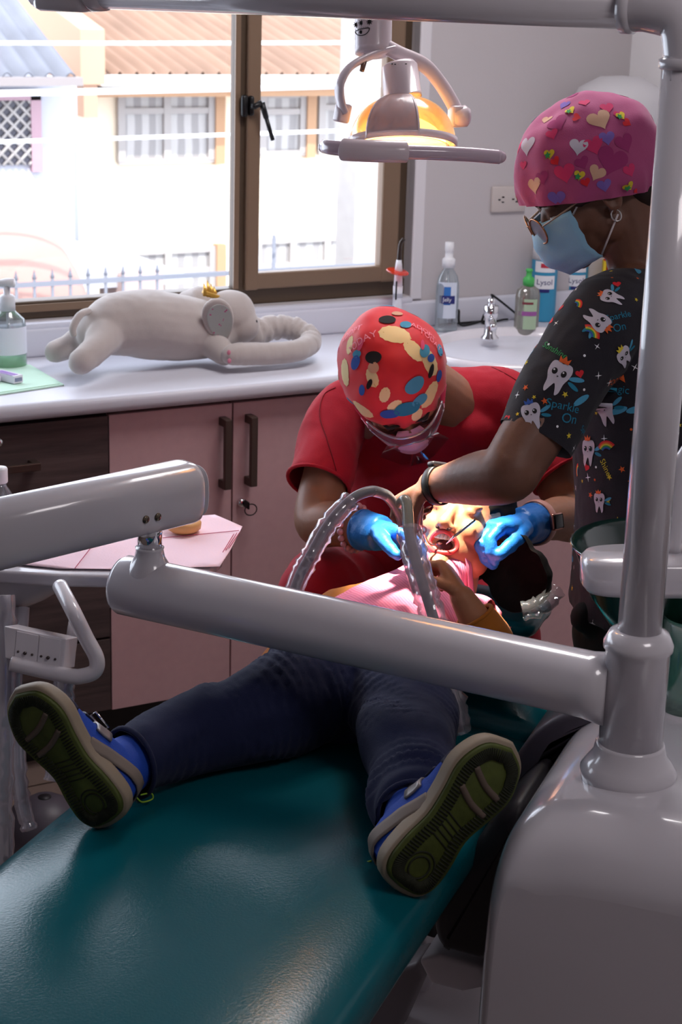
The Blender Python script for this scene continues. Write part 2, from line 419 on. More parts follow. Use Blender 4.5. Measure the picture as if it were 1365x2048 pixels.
# ------------------------------------------------------------------ worktop, backsplash
YC = 3.59; XS = 2.25
wt = thing('worktop', 'grey worktop with rounded front edge running under the window', 'worktop', (1.4, 3.8, .86))
bm = BM()
poly = [(-1.5, YC), (XS-.05, YC), (XS+.05, 3.33), (XR-.001, 3.33), (XR-.001, YW-.001), (-1.5, YW-.001)]
# hole for the basin is hidden by the basin rim, which lies on top
prism(bm, [V((x, y, .86)) for x, y in poly], (0, 0, .04), bev=.015, seg=4)
obj('top', bm, M_counter, wt, smooth=True, auto=40)
bm = BM(); box2(bm, (-1.5, YW-.022, .899), (XR-.001, YW-.001, .972), bev=.008, seg=3); box2(bm, (XR-.022, 3.33, .899), (XR-.001, YW-.02, .972), bev=.008, seg=3)
box2(bm, (-1.5, YW-.02, .966), (WX1, YW+.035, .984), bev=.006)
obj('backsplash', bm, M_counter, wt, smooth=True, auto=40)
# ------------------------------------------------------------------ base cabinets
YD = 3.625
def handle_v(x, z0, z1, par, y=YD):
    bm = BM(); box2(bm, (x-.009, y-.038, z0), (x+.009, y-.026, z1), bev=.002)
    for z in (z0+.009, z1-.009): box2(bm, (x-.009, y-.03, z-.010), (x+.009, y, z+.010), bev=.002)
    return obj('handle', bm, M_handle, par, smooth=False)
def handle_h(x0, x1, z, par, y=YD):
    bm = BM(); box2(bm, (x0, y-.038, z-.009), (x1, y-.026, z+.009), bev=.002)
    for x in (x0+.009, x1-.009): box2(bm, (x-.010, y-.03, z-.009), (x+.010, y, z+.009), bev=.002)
    return obj('handle', bm, M_handle, par, smooth=False)
def lock(x, z, par, y=YD, key=True):
    bm = BM(); lathe(bm, [(0, -.001), (.011, 0), (.011, .006), (.008, .012), (0, .012)], (x, y, z), (0, -1, 0))
    o = obj('lock', bm, M_chrome, par)
    if key:
        bm = BM(); box(bm, (x+.004, y-.024, z), (.004, .026, .018), bev=.0015); tube(bm, [V((x+.012, y-.03, z-.012))+V((.016*math.cos(t), 0, .014*math.sin(t))) for t in [2*PI*i/16 for i in range(16)]], .0016, 6, closed=True)
        obj('key', bm, M_black, par)
dr = thing('drawer_cabinet', 'dark wood-grain drawer unit left of the pale cupboard under the worktop', 'cabinet', (1.17, 3.85, 0))
bm = BM(); box2(bm, (.91, YD+.022, .12), (1.428, 4.04, .855)); box2(bm, (.91, 3.69, 0), (1.428, 4.02, .12)); obj('carcass', bm, M_black, dr, smooth=False)
for z0, z1, nm in ((.64, .846, 'a'), (.312, .634, 'b'), (.126, .306, 'c')):
    bm = BM(); box2(bm, (.914, YD, z0), (1.428, YD+.02, z1), bev=.001); d = obj('drawer', bm, M_dark, dr, smooth=False)
    handle_h(1.06, 1.255, (z0+z1)/2+.012 if nm == 'a' else (z0+z1)/2, d)
    if nm == 'a': lock(1.168, .812, d, key=False)
def cupboard(x0, x1, xm, label, y=YD, hl=True, zb=.12):
    c = thing('cupboard', label, 'cabinet', ((x0+x1)/2, y+.2, 0))
    bm = BM(); box2(bm, (x0, y+.022, .12), (x1, YW-.03, .855)); box2(bm, (x0, y+.065, 0), (x1, YW-.05, .12)); obj('carcass', bm, M_black, c, smooth=False)
    for i, (a, b_) in enumerate(((x0+.003, xm-.002), (xm+.002, x1-.003))):
        bm = BM(); box2(bm, (a, y, zb+.004), (b_, y+.02, .848), bev=.001); d = obj('door', bm, M_pale, c, smooth=False)
        xh = b_-.026 if i == 0 else a+.038
        handle_v(xh, .648, .818, d, y)
        if i == 1 and hl: lock(a+.022, .602, d, y)
    return c
cupboard(1.428, 2.052, 1.742, 'pale pink laminate cupboard with two long dark handles between drawers and dentist')
cupboard(2.056, 2.296, 2.17, 'narrow pale cupboard behind the dentist next to the basin cupboard', hl=False)
cupboard(2.30, 3.16, 2.74, 'pale laminate cupboard below the wash basin behind the assistant', y=3.37, hl=False)
bm = BM(); box2(bm, (.0, YD, .12), (.908, YD+.02, .848), bev=.001); box2(bm, (.0, YD+.022, .0), (.908, 4.04, .855)); o = obj('cabinet_end_panel', bm, M_dark, smooth=False); tag(o, 'dark wood cabinet continuing left of the drawers under the worktop', 'cabinet')
# ------------------------------------------------------------------ wash basin, tap
sk = thing('wash_basin', 'white oval wash basin let into the worktop behind the dentist', 'basin', (2.62, 3.66, .86))
bc = V((2.60, 3.64, .9)); prof = []
bm = BM()
for r, h in ((1.0, .012), (.985, .02), (.95, .022), (.91, .016), (.88, -.0), (.84, -.02), (.78, -.024), (.60, -.026), (.3, -.028), (0.001, -.028)): prof.append((r, h))
lathe(bm, [(1.0, -.001)]+prof, bc, (0, 0, 1), 48, sx=.30, sy=.255); obj('bowl', bm, mat('ceramic', (226, 222, 228), 0.18, coat=.6), sk)
h = bc+V((-.01, .195, 0)); 
bm = BM(); tpx = onz(980, 678, .92); lathe(bm, [(.024, 0), (.024, .004), (.016, .012), (.015, .055), (.019, .062), (.019, .088), (.012, .09), (0, .09)], tpx, (0, 0, 1), 24)
tube(bm, catmull([tpx+V((0, 0, .05)), tpx+V((-.02, -.035, .056)), tpx+V((-.04, -.075, .045))], 5), .009, 12); lathe(bm, [(.010, 0), (.010, .018), (0, .02)], tpx+V((0, 0, .088)))
o = obj('faucet', bm, M_chrome); tag(o, 'short chrome tap at the back of the wash basin', 'tap')
# ------------------------------------------------------------------ wall outlet, rounded unit
oc = ony(1015, 398, YW)
ot = thing('wall_outlet', 'white double power outlet on the wall right of the window', 'outlet', oc)
bm = BM(); box(bm, oc+V((0, -.004, 0)), (.112, .010, .072), bev=.004); obj('plate', bm, mat('outlet_plate', (200, 190, 186), .4), ot)
for dx in (-.024, .022):
    bm = BM()
    for ex, ez in ((-.008, 0), (.004, .007), (.004, -.007)): box(bm, oc+V((dx+ex, -.0095, ez)), (.007, .002, .0035))
    obj('socket', bm, M_black, ot, smooth=False)
a0 = ony(1245, 165, YW-.12)
bm = BM(); lathe(bm, [(.0, .0), (.11, .0), (.13, .02), (.13, .12), (.115, .155), (.06, .185), (0, .19)], V((3.055, YW-.14, a0.z-.17)), (0, 0, 1), 40)
o = obj('paper_towel_dispenser', bm, mat('pale_dispenser', (206, 204, 208), .5)); tag(o, 'white rounded wall unit partly hidden behind the pink surgical cap', 'dispenser')
# ------------------------------------------------------------------ the street outside
YE = 11.0
ext = thing('house', 'cream house across the street with orange corrugated roof and curtained windows', 'building', (5.5, YE, -3))
M_cream = mat('cream_render', (238, 222, 196), .9, var=.05, vscale=2); M_greyw = mat('pale_grey_render', (164, 164, 172), .9)
def ex(px, py, y=YE): return ony(px, py, y)
L0 = ex(148, 200).x; 
bm = BM(); box2(bm, (L0, YE, -3.2), (11, YE+3, 1.15)); obj('wall', bm, M_cream, ext, smooth=False)
# corrugated roof rising away from the eave
def corr(bm, x0, x1, y0, z0, y1, z1, amp=.03, pitch=.155):
    n = int((x1-x0)/pitch*8); A = []; B = []
    for i in range(n+1):
        x = x0+(x1-x0)*i/n; h = amp*math.cos(2*PI*i/8); A.append(bm.verts.new((x, y0, z0+h))); B.append(bm.verts.new((x, y1, z1+h)))
    for i in range(n): bm.faces.new((A[i], A[i+1], B[i+1], B[i]))
    shell(bm, .01)
M_roof = mat('orange_sheet_roof', (126, 100, 84), .8, var=.2, vscale=3, stretch=(1, .3, 1))
bm = BM(); ge = ex(400, 150, YE-.35); corr(bm, L0-.05, 11, YE-.35, ge.z, YE+9, ge.z+2.2, amp=.032, pitch=.115); obj('roof', bm, M_roof, ext)
bm = BM(); box2(bm, (L0+.02, YE-.42, ge.z-.07), (11, YE-.33, ge.z+.0), bev=.02); obj('gutter', bm, mat('white_gutter', (240, 236, 230), .6), ext, smooth=False)
bm = BM(); box2(bm, (L0-.115, YE-.48, ge.z-.25), (L0-.025, YE+4, ge.z+.05)); prism(bm, [(L0-.14, YE-.5, ge.z-.05), (L0-.14, YE+9, ge.z+2.15), (L0-.14, YE+9, ge.z+2.45), (L0-.14, YE-.5, ge.z+.28)], (.16, 0, 0)); obj('fascia', bm, mat('peach_fascia', (172, 136, 112), .8), ext, smooth=False)
M_curt = mat_wave('curtain', (142, 138, 136), (172, 168, 165), 3.0, 'X', .9)
M_pink_trim = mat('orange_trim', (168, 130, 98), .8)
def ewin(px0, py0, px1, py1, cols=2):
    a = ex(px0, py0); b_ = ex(px1, py1); z1 = a.z; z0 = b_.z; x0, x1 = a.x, b_.x
    bm = BM(); box2(bm, (x0, YE-.02, z0), (x1, YE-.006, z1)); w_ = obj('window', bm, M_curt, ext, smooth=False)
    bm = BM()
    for i in range(cols+1): x = x0+(x1-x0)*i/cols; box2(bm, (x-.025, YE-.05, z0), (x+.025, YE-.02, z1))
    zz = z1-(z1-z0)*.28
    for z in (z0, zz, z1): box2(bm, (x0-.02, YE-.045, z-.02), (x1+.02, YE-.021, z+.02))
    obj('window_frame', bm, mat('grey_frame', (110, 106, 104), .7), w_, smooth=False, loc=None) if False else obj('window_frame', bm, mat('grey_frame', (156, 150, 146), .7), ext, smooth=False)
    bm = BM(); box2(bm, (x1+.02, YE-.07, z0-.03), (x1+.09, YE, z1+.03)); obj('window_surround', bm, M_pink_trim, ext, smooth=False)
ewin(238, 182, 418, 318); ewin(522, 190, 600, 305, 1); ewin(640, 180, 760, 300)
ewin(240, 505, 420, 640); ewin(512, 482, 712, 640, 3)
bm = BM(); box2(bm, (L0, YE-.3, ex(300, 172).z-.05), (9.4, YE, ex(300, 172).z+.0)); obj('eave_board', bm, M_pink_trim, ext, smooth=False)
# grey neighbour on the left with its own corrugated roof and latticed window
YG = 9.6; gx = ony(146, 250, YG).x
g = thing('grey_house', 'pale grey house beside the cream one with a latticed dark window', 'building', (1.8, YG, -3))
bm = BM(); box2(bm, (.5, YG, -3.2), (gx, YG+1.2, ony(80, 165, YG).z)); box2(bm, (gx, YG+.25, -3.2), (gx+.12, YG+1.3, ony(80, 165, YG).z)); obj('wall', bm, M_greyw, g, smooth=False)
M_groof = mat('grey_sheet_roof', (98, 100, 108), .8, var=.15, vscale=3)
e0 = ony(80, 152, YG-.25); bm = BM(); corr(bm, .6, ony(152, 160, YG-.25).x, YG-.25, e0.z, YG+1.6, e0.z+.75, .022, .12); obj('roof', bm, M_groof, g)
bm = BM(); box2(bm, (.6, YG-.3, e0.z-.05), (ony(160, 160, YG-.25).x, YG-.22, e0.z-.005)); obj('gutter', bm, mat('grey_gutter', (120, 112, 110), .6), g, smooth=False)
a = ony(0, 200, YG); b_ = ony(60, 328, YG)
bm = BM(); box2(bm, (a.x-.3, YG-.02, b_.z), (b_.x, YG+.0, a.z)); wn = obj('window', bm, mat('dark_pane', (44, 40, 52), .3), g, smooth=False)
bm = BM(); k = a.x-.9
zz0, zz1 = b_.z, a.z
while k < b_.x:
    for s_ in (1, -1):
        p = V((k, YG-.03, zz0 if s_ > 0 else zz1)); q = V((k+(zz1-zz0), YG-.03, zz1 if s_ > 0 else zz0))
        # clip to the opening
        t0 = max(0, (a.x-.3-p.x)/(q.x-p.x)); t1 = min(1, (b_.x-p.x)/(q.x-p.x))
        if t1 > t0: tube(bm, [p.lerp(q, t0), p.lerp(q, t1)], .009, 6)
    k += .075
obj('lattice', bm, mat('lattice_bar', (150, 144, 140), .6), g)
bm = BM(); box2(bm, (b_.x, YG-.04, b_.z-.04), (b_.x+.06, YG, a.z+.04)); box2(bm, (a.x-.3, YG-.04, a.z), (b_.x+.06, YG, a.z+.05)); obj('window_frame', bm, mat('maroon_frame', (150, 120, 128), .6), g, smooth=False)
# brick gable behind
bm = BM(); bx0 = ony(0, 30, 14.0).x; box2(bm, (bx0-1.2, 14, -3.2), (ony(150, 100, 14.0).x, 14.6, 3.4))
M_brick = mat('brick', (190, 130, 110), .9); n = M_brick.node_tree.nodes; l = M_brick.node_tree.links
br = n.new('ShaderNodeTexBrick'); br.inputs['Scale'].default_value = 1; br.inputs['Brick Width'].default_value = .34; br.inputs['Row Height'].default_value = .13; br.inputs['Mortar Size'].default_value = .012
br.inputs['Color1'].default_value = srgb(150, 104, 90); br.inputs['Color2'].default_value = srgb(136, 90, 76); br.inputs['Mortar'].default_value = srgb(160, 150, 142)
tcn = n.new('ShaderNodeTexCoord'); mp = n.new('ShaderNodeMapping'); mp.inputs['Rotation'].default_value = (PI/2, 0, 0); l.new(tcn.outputs['Object'], mp.inputs[0]); l.new(mp.outputs[0], br.inputs[0]); l.new(br.outputs[0], n['Principled BSDF'].inputs['Base Color'])
o = obj('brick_building', bm, M_brick, smooth=False); tag(o, 'red brick building rising behind the grey house roof', 'building')
# wires
M_wire = mat('pale_cable', (235, 235, 238), .6)
for i, (p, q, r_, lb) in enumerate((((0, 73), (830, 74), .010, 'uppermost pale cable strung across the street above the roof edge'), ((0, 174), (800, 158), .016, 'thick pale cable strung across the street just under the gutter'), ((0, 271), (830, 246), .010, 'pale cable strung across the street in front of the curtained windows'), ((0, 357), (260, 350), .008, 'lowest pale cable strung across the street in front of the grey house'))):
    a = ony(*p, 8.0); b_ = ony(*q, 8.0); a = a+(a-b_)*1.6; b_ = b_+(b_-a)*.5
    bm = BM(); tube(bm, [a.lerp(b_, t/24)-V((0, 0, .03*math.sin(PI*t/24))) for t in range(25)], r_, 6); o = obj('cable', bm, M_wire); tag(o, lb, 'cable', 'cables strung across the street')
# street-side pillar
bm = BM(); a = ony(715, 300, 9.4); b_ = ony(772, 300, 9.4); box2(bm, (a.x, 9.4, -3.2), (b_.x, 9.65, 3.2), bev=.01); o = obj('concrete_pillar', bm, mat('pillar_concrete', (150, 146, 144), .9, bump=.3, bscale=30, var=.06, vscale=12), smooth=False); tag(o, 'pale concrete pillar standing before the cream house at right of window', 'pillar')
# spiked fence, low wall, parked vehicle roof
fn = thing('spiked_fence', 'thin grey spiked railing below in front of the houses', 'fence', (3, 8.6, -3))
bm = BM(); xa = ony(0, 580, 8.6).x; xb = ony(330, 560, 8.6).x; zr = ony(150, 572, 8.6).z
for z in (zr+.02, zr-.30): box2(bm, (xa-.6, 8.59, z-.012), (7.0, 8.615, z+.012))
obj('rail', bm, mat('grey_rail', (92, 94, 102), .6), fn, smooth=False)
x = xa-.6
while x < xb:
    bm = BM(); tube(bm, [(x, 8.6, -1.2), (x, 8.6, zr+.06)], .009, 6); lathe(bm, [(.013, 0), (.0, .05)], (x, 8.6, zr+.05), seg=6); obj('spike', bm, mat('grey_rail', (92, 94, 102), .6), fn); x += .098
bm = BM(); x = ony(548, 500, 8.6).x; tube(bm, [(x, 8.6, -1.2), (x, 8.6, ony(548, 470, 8.6).z)], .012, 6); obj('post', bm, mat('grey_rail', (92, 94, 102), .6), fn)
bm = BM(); box2(bm, (xa-1, 8.4, -3.2), (8, 8.7, -.9)); o = obj('garden_wall', bm, M_greyw, smooth=False); tag(o, 'pale low wall carrying the spiked railing', 'wall')
bm = BM(); a = ony(248, 548, 9.2); b_ = ony(330, 600, 9.2); box2(bm, (a.x, 9.2, -3.2), (b_.x, 9.6, a.z), bev=.02); o = obj('gate_pier', bm, mat('pink_render', (158, 136, 130), .9), smooth=False); tag(o, 'short pinkish masonry pier behind the spiked railing', 'pier')
bm = BM(); c = ony(0, 620, 8.9); ell(bm, c+V((-.05, .1, -.3)), .62, .35, .85, u=32, v=20); o = obj('arched_wall', bm, mat('salmon_render', (156, 120, 110), .9)); tag(o, 'salmon coloured rounded wall at lower left outside the window', 'wall')
bm = BM(); p = [ony(120, 478, 9.3), ony(290, 540, 9.3)]; prism(bm, [V((p[0].x-.9, 9.3, p[0].z)), V((p[0].x, 9.3, p[0].z)), V((p[1].x+.3, 9.3, p[1].z-.05)), V((p[1].x+.3, 9.3, p[1].z-.09)), V((p[0].x-.9, 9.3, p[1].z-.09))], (0, .8, 0)); o = obj('porch_roof', bm, mat('porch_white', (160, 160, 164), .9), smooth=False); tag(o, 'pale sloping porch roof below the corner of the cream house', 'roof')
bm = BM(); box2(bm, (-6, 4.4, -3.3), (14, 16, -3.2)); o = obj('street', bm, mat('street', (150, 146, 142), .9), smooth=False); o['kind'] = 'structure'
# ------------------------------------------------------------------ things on the worktop
ZT = 0.9
# sanitizer pump bottle, left edge
sp = onz(18, 735, ZT); 
bt = thing('pump_bottle', 'clear pump bottle with green gel at the left end of the worktop', 'bottle', sp)
bm = BM(); lathe(bm, [(.034, 0), (.037, .004), (.037, .085), (.034, .098), (.018, .112), (.014, .118), (.014, .12)], sp, sx=1, sy=.8, seg=32); obj('bottle_body', bm, M_clear, bt)
bm = BM(); lathe(bm, [(.034, .002), (.0355, .006), (.0355, .024), (0, .024)], sp, sx=1, sy=.8, seg=32); obj('gel', bm, mat('green_gel', (120, 205, 130), .2), bt)
bm = BM(); lathe(bm, [(.0375, .030), (.0375, .084)], sp, sx=1, sy=.8, seg=32); bmesh.ops.delete(bm, geom=[f for f in bm.faces if len(f.verts) > 4 or f.calc_center_median().y > sp.y+.01], context='FACES'); obj('bottle_label', bm, mat('white_label', (226, 228, 240), .5), bt)
bm = BM(); lathe(bm, [(.016, .115), (.016, .142), (.012, .146), (.007, .147), (.007, .165), (0, .165)], sp); tube(bm, [sp+V((-.03, 0, .168)), sp+V((0, 0, .170)), sp+V((.012, -.01, .170))], [.006, .009, .009], 10); tube(bm, [sp+V((0, 0, .11)), sp+V((.004, 0, .02))], .003, 8); obj('pump', bm, mat('pump_white', (216, 216, 220), .4), bt)
for o_ in bt.children:
    o_.scale = (1.18, 1.18, 1.2)
# green tissue sheets and box
bm = BM()
q = [onz(-60, 800, ZT), onz(128, 772, ZT), onz(60, 732, ZT), onz(-60, 742, ZT)]
prism(bm, [V((p.x, p.y, ZT+.001)) for p in q], (0, 0, .003)); prism(bm, [V((p.x-.008, p.y+.006, ZT+.0042)) for p in q], (0, 0, .0015))
o = obj('paper_sheets', bm, mat('mint_paper', (206, 240, 220), .8), smooth=False); tag(o, 'pale mint paper sheets lying under the small box on the worktop', 'paper')
bxp = onz(35, 772, ZT)
cb = thing('carton', 'small white and purple carton on the mint paper sheets', 'box', bxp+V((0, 0, .006)))
R1 = Matrix.Rotation(math.radians(20), 3, 'Z')
bm = BM(); box(bm, bxp+V((-.012, .03, .0165)), (.026, .075, .018), rot=R1, bev=.0006); obj('carton_body', bm, mat('carton_white', (232, 226, 238), .5), cb, smooth=False)
bm = BM(); box(bm, bxp+V((-.012, .03, .0258)), (.012, .060, .0006), rot=R1); box(bm, bxp+V((-.024, .03, .0258)), (.003, .070, .0007), rot=R1); obj('carton_print', bm, mat('purple_print', (150, 110, 190), .5), cb, smooth=False)
bm = BM()
for i in range(7): box(bm, bxp+R1 @ V((-.009+i*.003, -.0095-.0281+.0, .0))+V((-.012, .03, .016)), (.0018, .0006, .009), rot=R1)
obj('carton_barcode', bm, mat('barcode_blue', (90, 100, 150), .5), cb, smooth=False)
bm = BM(); box(bm, onz(2, 768, ZT)+V((-.03, 0, .0135)), (.05, .03, .012), rot=R1, bev=.001); o = obj('carton', bm, mat('carton_white', (232, 226, 238), .5), smooth=False); tag(o, 'white carton at the very left edge beside the purple printed one', 'box')
# vial low left, stands on instrument tray (see below)
# spray bottle
sb = onz(892, 662, ZT)
s = thing('spray_bottle', 'clear spray bottle with white cap and blue label beside the basin', 'bottle', sb)
bm = BM(); lathe(bm, [(.0, 0), (.030, .001), (.032, .006), (.033, .10), (.032, .118), (.027, .138), (.014, .156), (.012, .162)], sb, sx=1, sy=.7, seg=32); obj('bottle_body', bm, M_clear, s)
bm = BM(); lathe(bm, [(.017, .160), (.017, .180), (.013, .184), (.0105, .185), (.0105, .20), (.012, .202), (.0115, .222), (0, .223)], sb); tube(bm, [sb+V((0, 0, .15)), sb+V((.004, 0, .02))], .0022, 8); obj('spray_cap', bm, mat('cap_white', (232, 232, 236), .4), s)
_vw = (CP-sb); _vw.z = 0; _vw.normalize(); _sd = V((-_vw.y, _vw.x, 0))*-1
if _sd.dot(CR) < 0: _sd = -_sd
def label_patch(par, c, w_, h_, z, m, off=.034, name='bottle_label', curve=.35, sy=1.0, text=None, tm=None, ts=.01):
    bm = BM(); n_ = 10; A = []; B = []
    for i in range(n_+1):
        u_ = -w_/2+w_*i/n_; dd = math.sqrt(max(0, off*off-u_*u_*curve*2.6)) if curve else off
        p = c+_sd*u_+_vw*dd*sy; A.append(bm.verts.new(p+V((0, 0, z)))); B.append(bm.verts.new(p+V((0, 0, z+h_))))
    for i in range(n_): bm.faces.new((A[i], A[i+1], B[i+1], B[i]))
    ms = [m]
    if text:
        vs_, fs = text_geo(text); vv = []
        for x, y in vs_:
            u_ = x*ts; dd = (math.sqrt(max(0, off*off-u_*u_*curve*2.6)) if curve else off)+.0006
            vv.append(bm.verts.new(c+_sd*u_+_vw*dd*sy+V((0, 0, z+h_/2+y*ts))))
        for f in fs:
            try: g_ = bm.faces.new([vv[i] for i in f]); g_.material_index = 1
            except ValueError: pass
        ms.append(tm)
    return obj(name, bm, ms, par, smooth=False, recalc=False)
M_lw = mat('label_white', (214, 222, 236), .5); M_lb = mat('label_blue', (52, 116, 190), .5); M_navy = mat('label_navy', (36, 40, 110), .5); M_wtxt = mat('print_white', (235, 235, 240), .5)
label_patch(s, sb, .048, .09, .036, M_lw, .0335, sy=.8); label_patch(s, sb+_vw*.0005, .018, .045, .070, M_lb, .0335, 'label_band', sy=.8)
label_patch(s, sb+_vw*.0012, .040, .020, .073, M_navy, .0335, 'label_name', sy=.8, text='Jelly', tm=M_wtxt, ts=.014)
for o_ in s.children: o_.scale = (1.04, 1.04, 1.09)
# green-topped soap
so = onz(1052, 668, ZT)
s = thing('soap_bottle', 'soap bottle with bright green pump and green and purple label', 'bottle', so)
bm = BM(); lathe(bm, [(0, 0), (.034, .001), (.036, .006), (.036, .105), (.032, .122), (.018, .132), (.013, .136)], so, sx=1, sy=.75, seg=32); obj('bottle_body', bm, clear_mat('soap_plastic', (190, 186, 176), .3, .25), s)
bm = BM(); lathe(bm, [(.015, .132), (.016, .150), (.012, .156), (.008, .158), (.0075, .17), (.010, .172), (.009, .178), (0, .179)], so); obj('pump', bm, mat('pump_green', (72, 176, 88), .4), s)
label_patch(s, so, .050, .082, .018, mat('label_green', (168, 190, 160), .5), .0365, sy=.85); label_patch(s, so+_vw*.0006, .050, .012, .055, mat('label_purple', (150, 84, 150), .5), .0365, 'label_band', sy=.85); label_patch(s, so+_vw*.0006, .030, .006, .086, mat('label_maroon', (120, 50, 60), .5), .0365, 'label_band', sy=.85)
# disinfectant cans
M_cblue = mat('can_blue', (58, 150, 190), .35); M_cred = mat('can_red', (190, 50, 70), .4)
for px, py, r_, hh, lb in ((1084, 640, .037, .235, 'tall blue and white disinfectant can behind the green-topped soap bottle'), (1147, 625, .036, .205, 'shorter blue and white disinfectant can under the blue face mask')):
    c = onz(px, py, ZT); cn = thing('spray_can', lb, 'spray can', c)
    bm = BM(); lathe(bm, [(0, 0), (r_*.97, .001), (r_, .004), (r_, hh*.72), (r_*.97, hh*.75)], c, seg=32); obj('can_body', bm, M_cblue, cn)
    bm = BM(); lathe(bm, [(r_*1.0, hh*.74), (r_*.98, hh*.86), (r_*.85, hh), (0, hh+.002)], c, seg=32); obj('can_cap', bm, mat('cap_white', (232, 232, 236), .4), cn)
    label_patch(cn, c, r_*1.5, hh*.13, hh*.60, M_wtxt, r_+.001, 'can_band', curve=.385); label_patch(cn, c+_vw*.0008, r_*.7, hh*.05, hh*.655, M_cred, r_+.001, 'can_print', curve=.385)
    label_patch(cn, c, r_*1.5, hh*.16, hh*.40, M_wtxt, r_+.0012, 'can_name', curve=.385, text='Lysol', tm=M_navy, ts=.022); label_patch(cn, c+_vw*.0008, r_*.8, hh*.04, hh*.36, M_navy, r_+.001, 'can_stripe', curve=.385)
c = onz(1222, 628, ZT); bm = BM(); box(bm, c+V((0, 0, .08)), (.05, .04, .16), bev=.002); o = obj('carton', bm, mat('carton_red', (200, 30, 34), .5), smooth=False); tag(o, 'red carton with yellow side panel under the assistant chin', 'box')
bm = BM(); box(bm, c-_sd*.0285+V((0, 0, .08)), (.008, .05, .15), rot=Matrix.Rotation(math.atan2(_vw.y, _vw.x)+PI/2, 3, 'Z')); o2 = obj('side_panel', bm, mat('carton_yellow', (226, 196, 40), .5), smooth=False, loc=tuple(WLOC[o])); o2.parent = o; o2.location = (0, 0, 0)
# curing light: white wand, orange shield, dark curved tip
cl = onz(793, 668, ZT)+V((0, .0, 0)); 
c_ = thing('curing_light', 'white dental curing light with orange shield standing before the window corner', 'dental light', cl)
bm = BM(); lathe(bm, [(0, 0), (.016, .001), (.016, .02), (.0145, .03), (.0125, .10), (.0135, .13), (0, .132)], cl); tube(bm, [cl+V((0, 0, .16)), cl+V((0, 0, .185)), cl+V((0, 0, .20))], [.012, .009, .007], 14); tube(bm, [cl+V((0, 0, .10)), cl+V((0, 0, .175))], [.0135, .010], 16); obj('handpiece', bm, mat('wand_white', (222, 222, 230), .35), c_)
bm = BM(); tube(bm, catmull([cl+V((0, 0, .19)), cl+V((.001, 0, .225)), cl+V((.004, 0, .245)), cl+V((.012, -.002, .256))], 5), [.0062, .0055, .005, .005], 12); obj('light_guide', bm, mat('guide_dark', (60, 50, 46), .25, metal=.4), c_)
bm = BM(); lathe(bm, [(.0, .0), (.030, 0), (.031, .002), (.028, .004), (0, .004)], cl+V((-.006, -.004, .168)), (.08, -.2, 1), 28); obj('shield', bm, clear_mat('orange_acrylic', (255, 80, 40), .2, .35), c_)
bm = BM(); box(bm, cl+_vw*.0130+V((0, 0, .12))-_sd*.004, (.004, .003, .05), bev=.001); obj('button_strip', bm, M_black, c_, smooth=False)
# black leads behind the tap
for pts, lb in ((((850, 640), (862, 610), (880, 635), (905, 640), (918, 620), (922, 650), (926, 632), (960, 640), (990, 648)), 'thin black lead looping behind the clear spray bottle'), (((930, 612), (950, 622), (965, 645), (985, 600), (988, 592), (990, 620), (1010, 625), (1025, 630)), 'thicker black lead standing up in a loop behind the tap')):
    P_ = [onz(a, b2, ZT+.006) if i not in (4, 3) else ony(a, b2, YW-.05) for i, (a, b2) in enumerate(pts)]
    P_ = [V((p.x, min(p.y, YW-.035), max(ZT+.005, p.z))) for p in P_]
    bm = BM(); tube(bm, catmull(P_, 6), .0032, 8); o = obj('power_lead', bm, M_black); tag(o, lb, 'cable')
# ------------------------------------------------------------------ plush elephant lying on the worktop
M_plush = mat('grey_plush', (184, 174, 170), .95, sheen=.5, bump=.25, bscale=500)
def zt(px, py, h): return onz(px, py, ZT+h)
def W(px, py, y): return ony(px, py, y)
el = thing('plush_elephant', 'grey plush elephant lying on its belly along the window worktop', 'soft toy', (1.75, 3.82, ZT))
bm = BM()
ey = 3.84
body = [(W(190, 665, ey), .045), (W(225, 650, ey), .070), (W(290, 648, ey), .083), (W(360, 655, ey), .080), (W(415, 660, ey), .068), (W(450, 650, ey), .06)]
chain(bm, limb([(V((p.x, p.y, max(p.z, ZT+r*.93))), r) for p, r in body], 4), 22)
hd = W(462, 628, ey-.01); ell(bm, hd, .062, .058, .060); ell(bm, W(480, 650, ey-.02), .048, .05, .045)
# rear feet, front foot
def lying(pts): chain(bm, limb([(V((p.x, p.y, max(p.z, ZT+r*.98))), r) for p, r in pts], 4), 16)
lying([(W(215, 665, ey-.03), .045), (W(190, 700, ey-.09), .034), (W(163, 722, ey-.12), .031)])
lying([(W(190, 660, ey+.03), .04), (W(145, 690, ey+.04), .033), (W(112, 702, ey+.03), .027)])
lying([(W(430, 690, ey-.06), .035), (W(450, 710, ey-.10), .026)])
lying([(W(400, 600, ey+.07), .035), (W(372, 598, ey+.10), .02)])
bm = remesh(bm, .005, 4)
displace(bm, lambda p: .0040*nz(p, 15)+.0010*(1-2*abs(nz(p+V((3, 1, 0)), 26)))*(1 if p.z > ZT+.02 else 0))
obj('body', bm, M_plush, el)
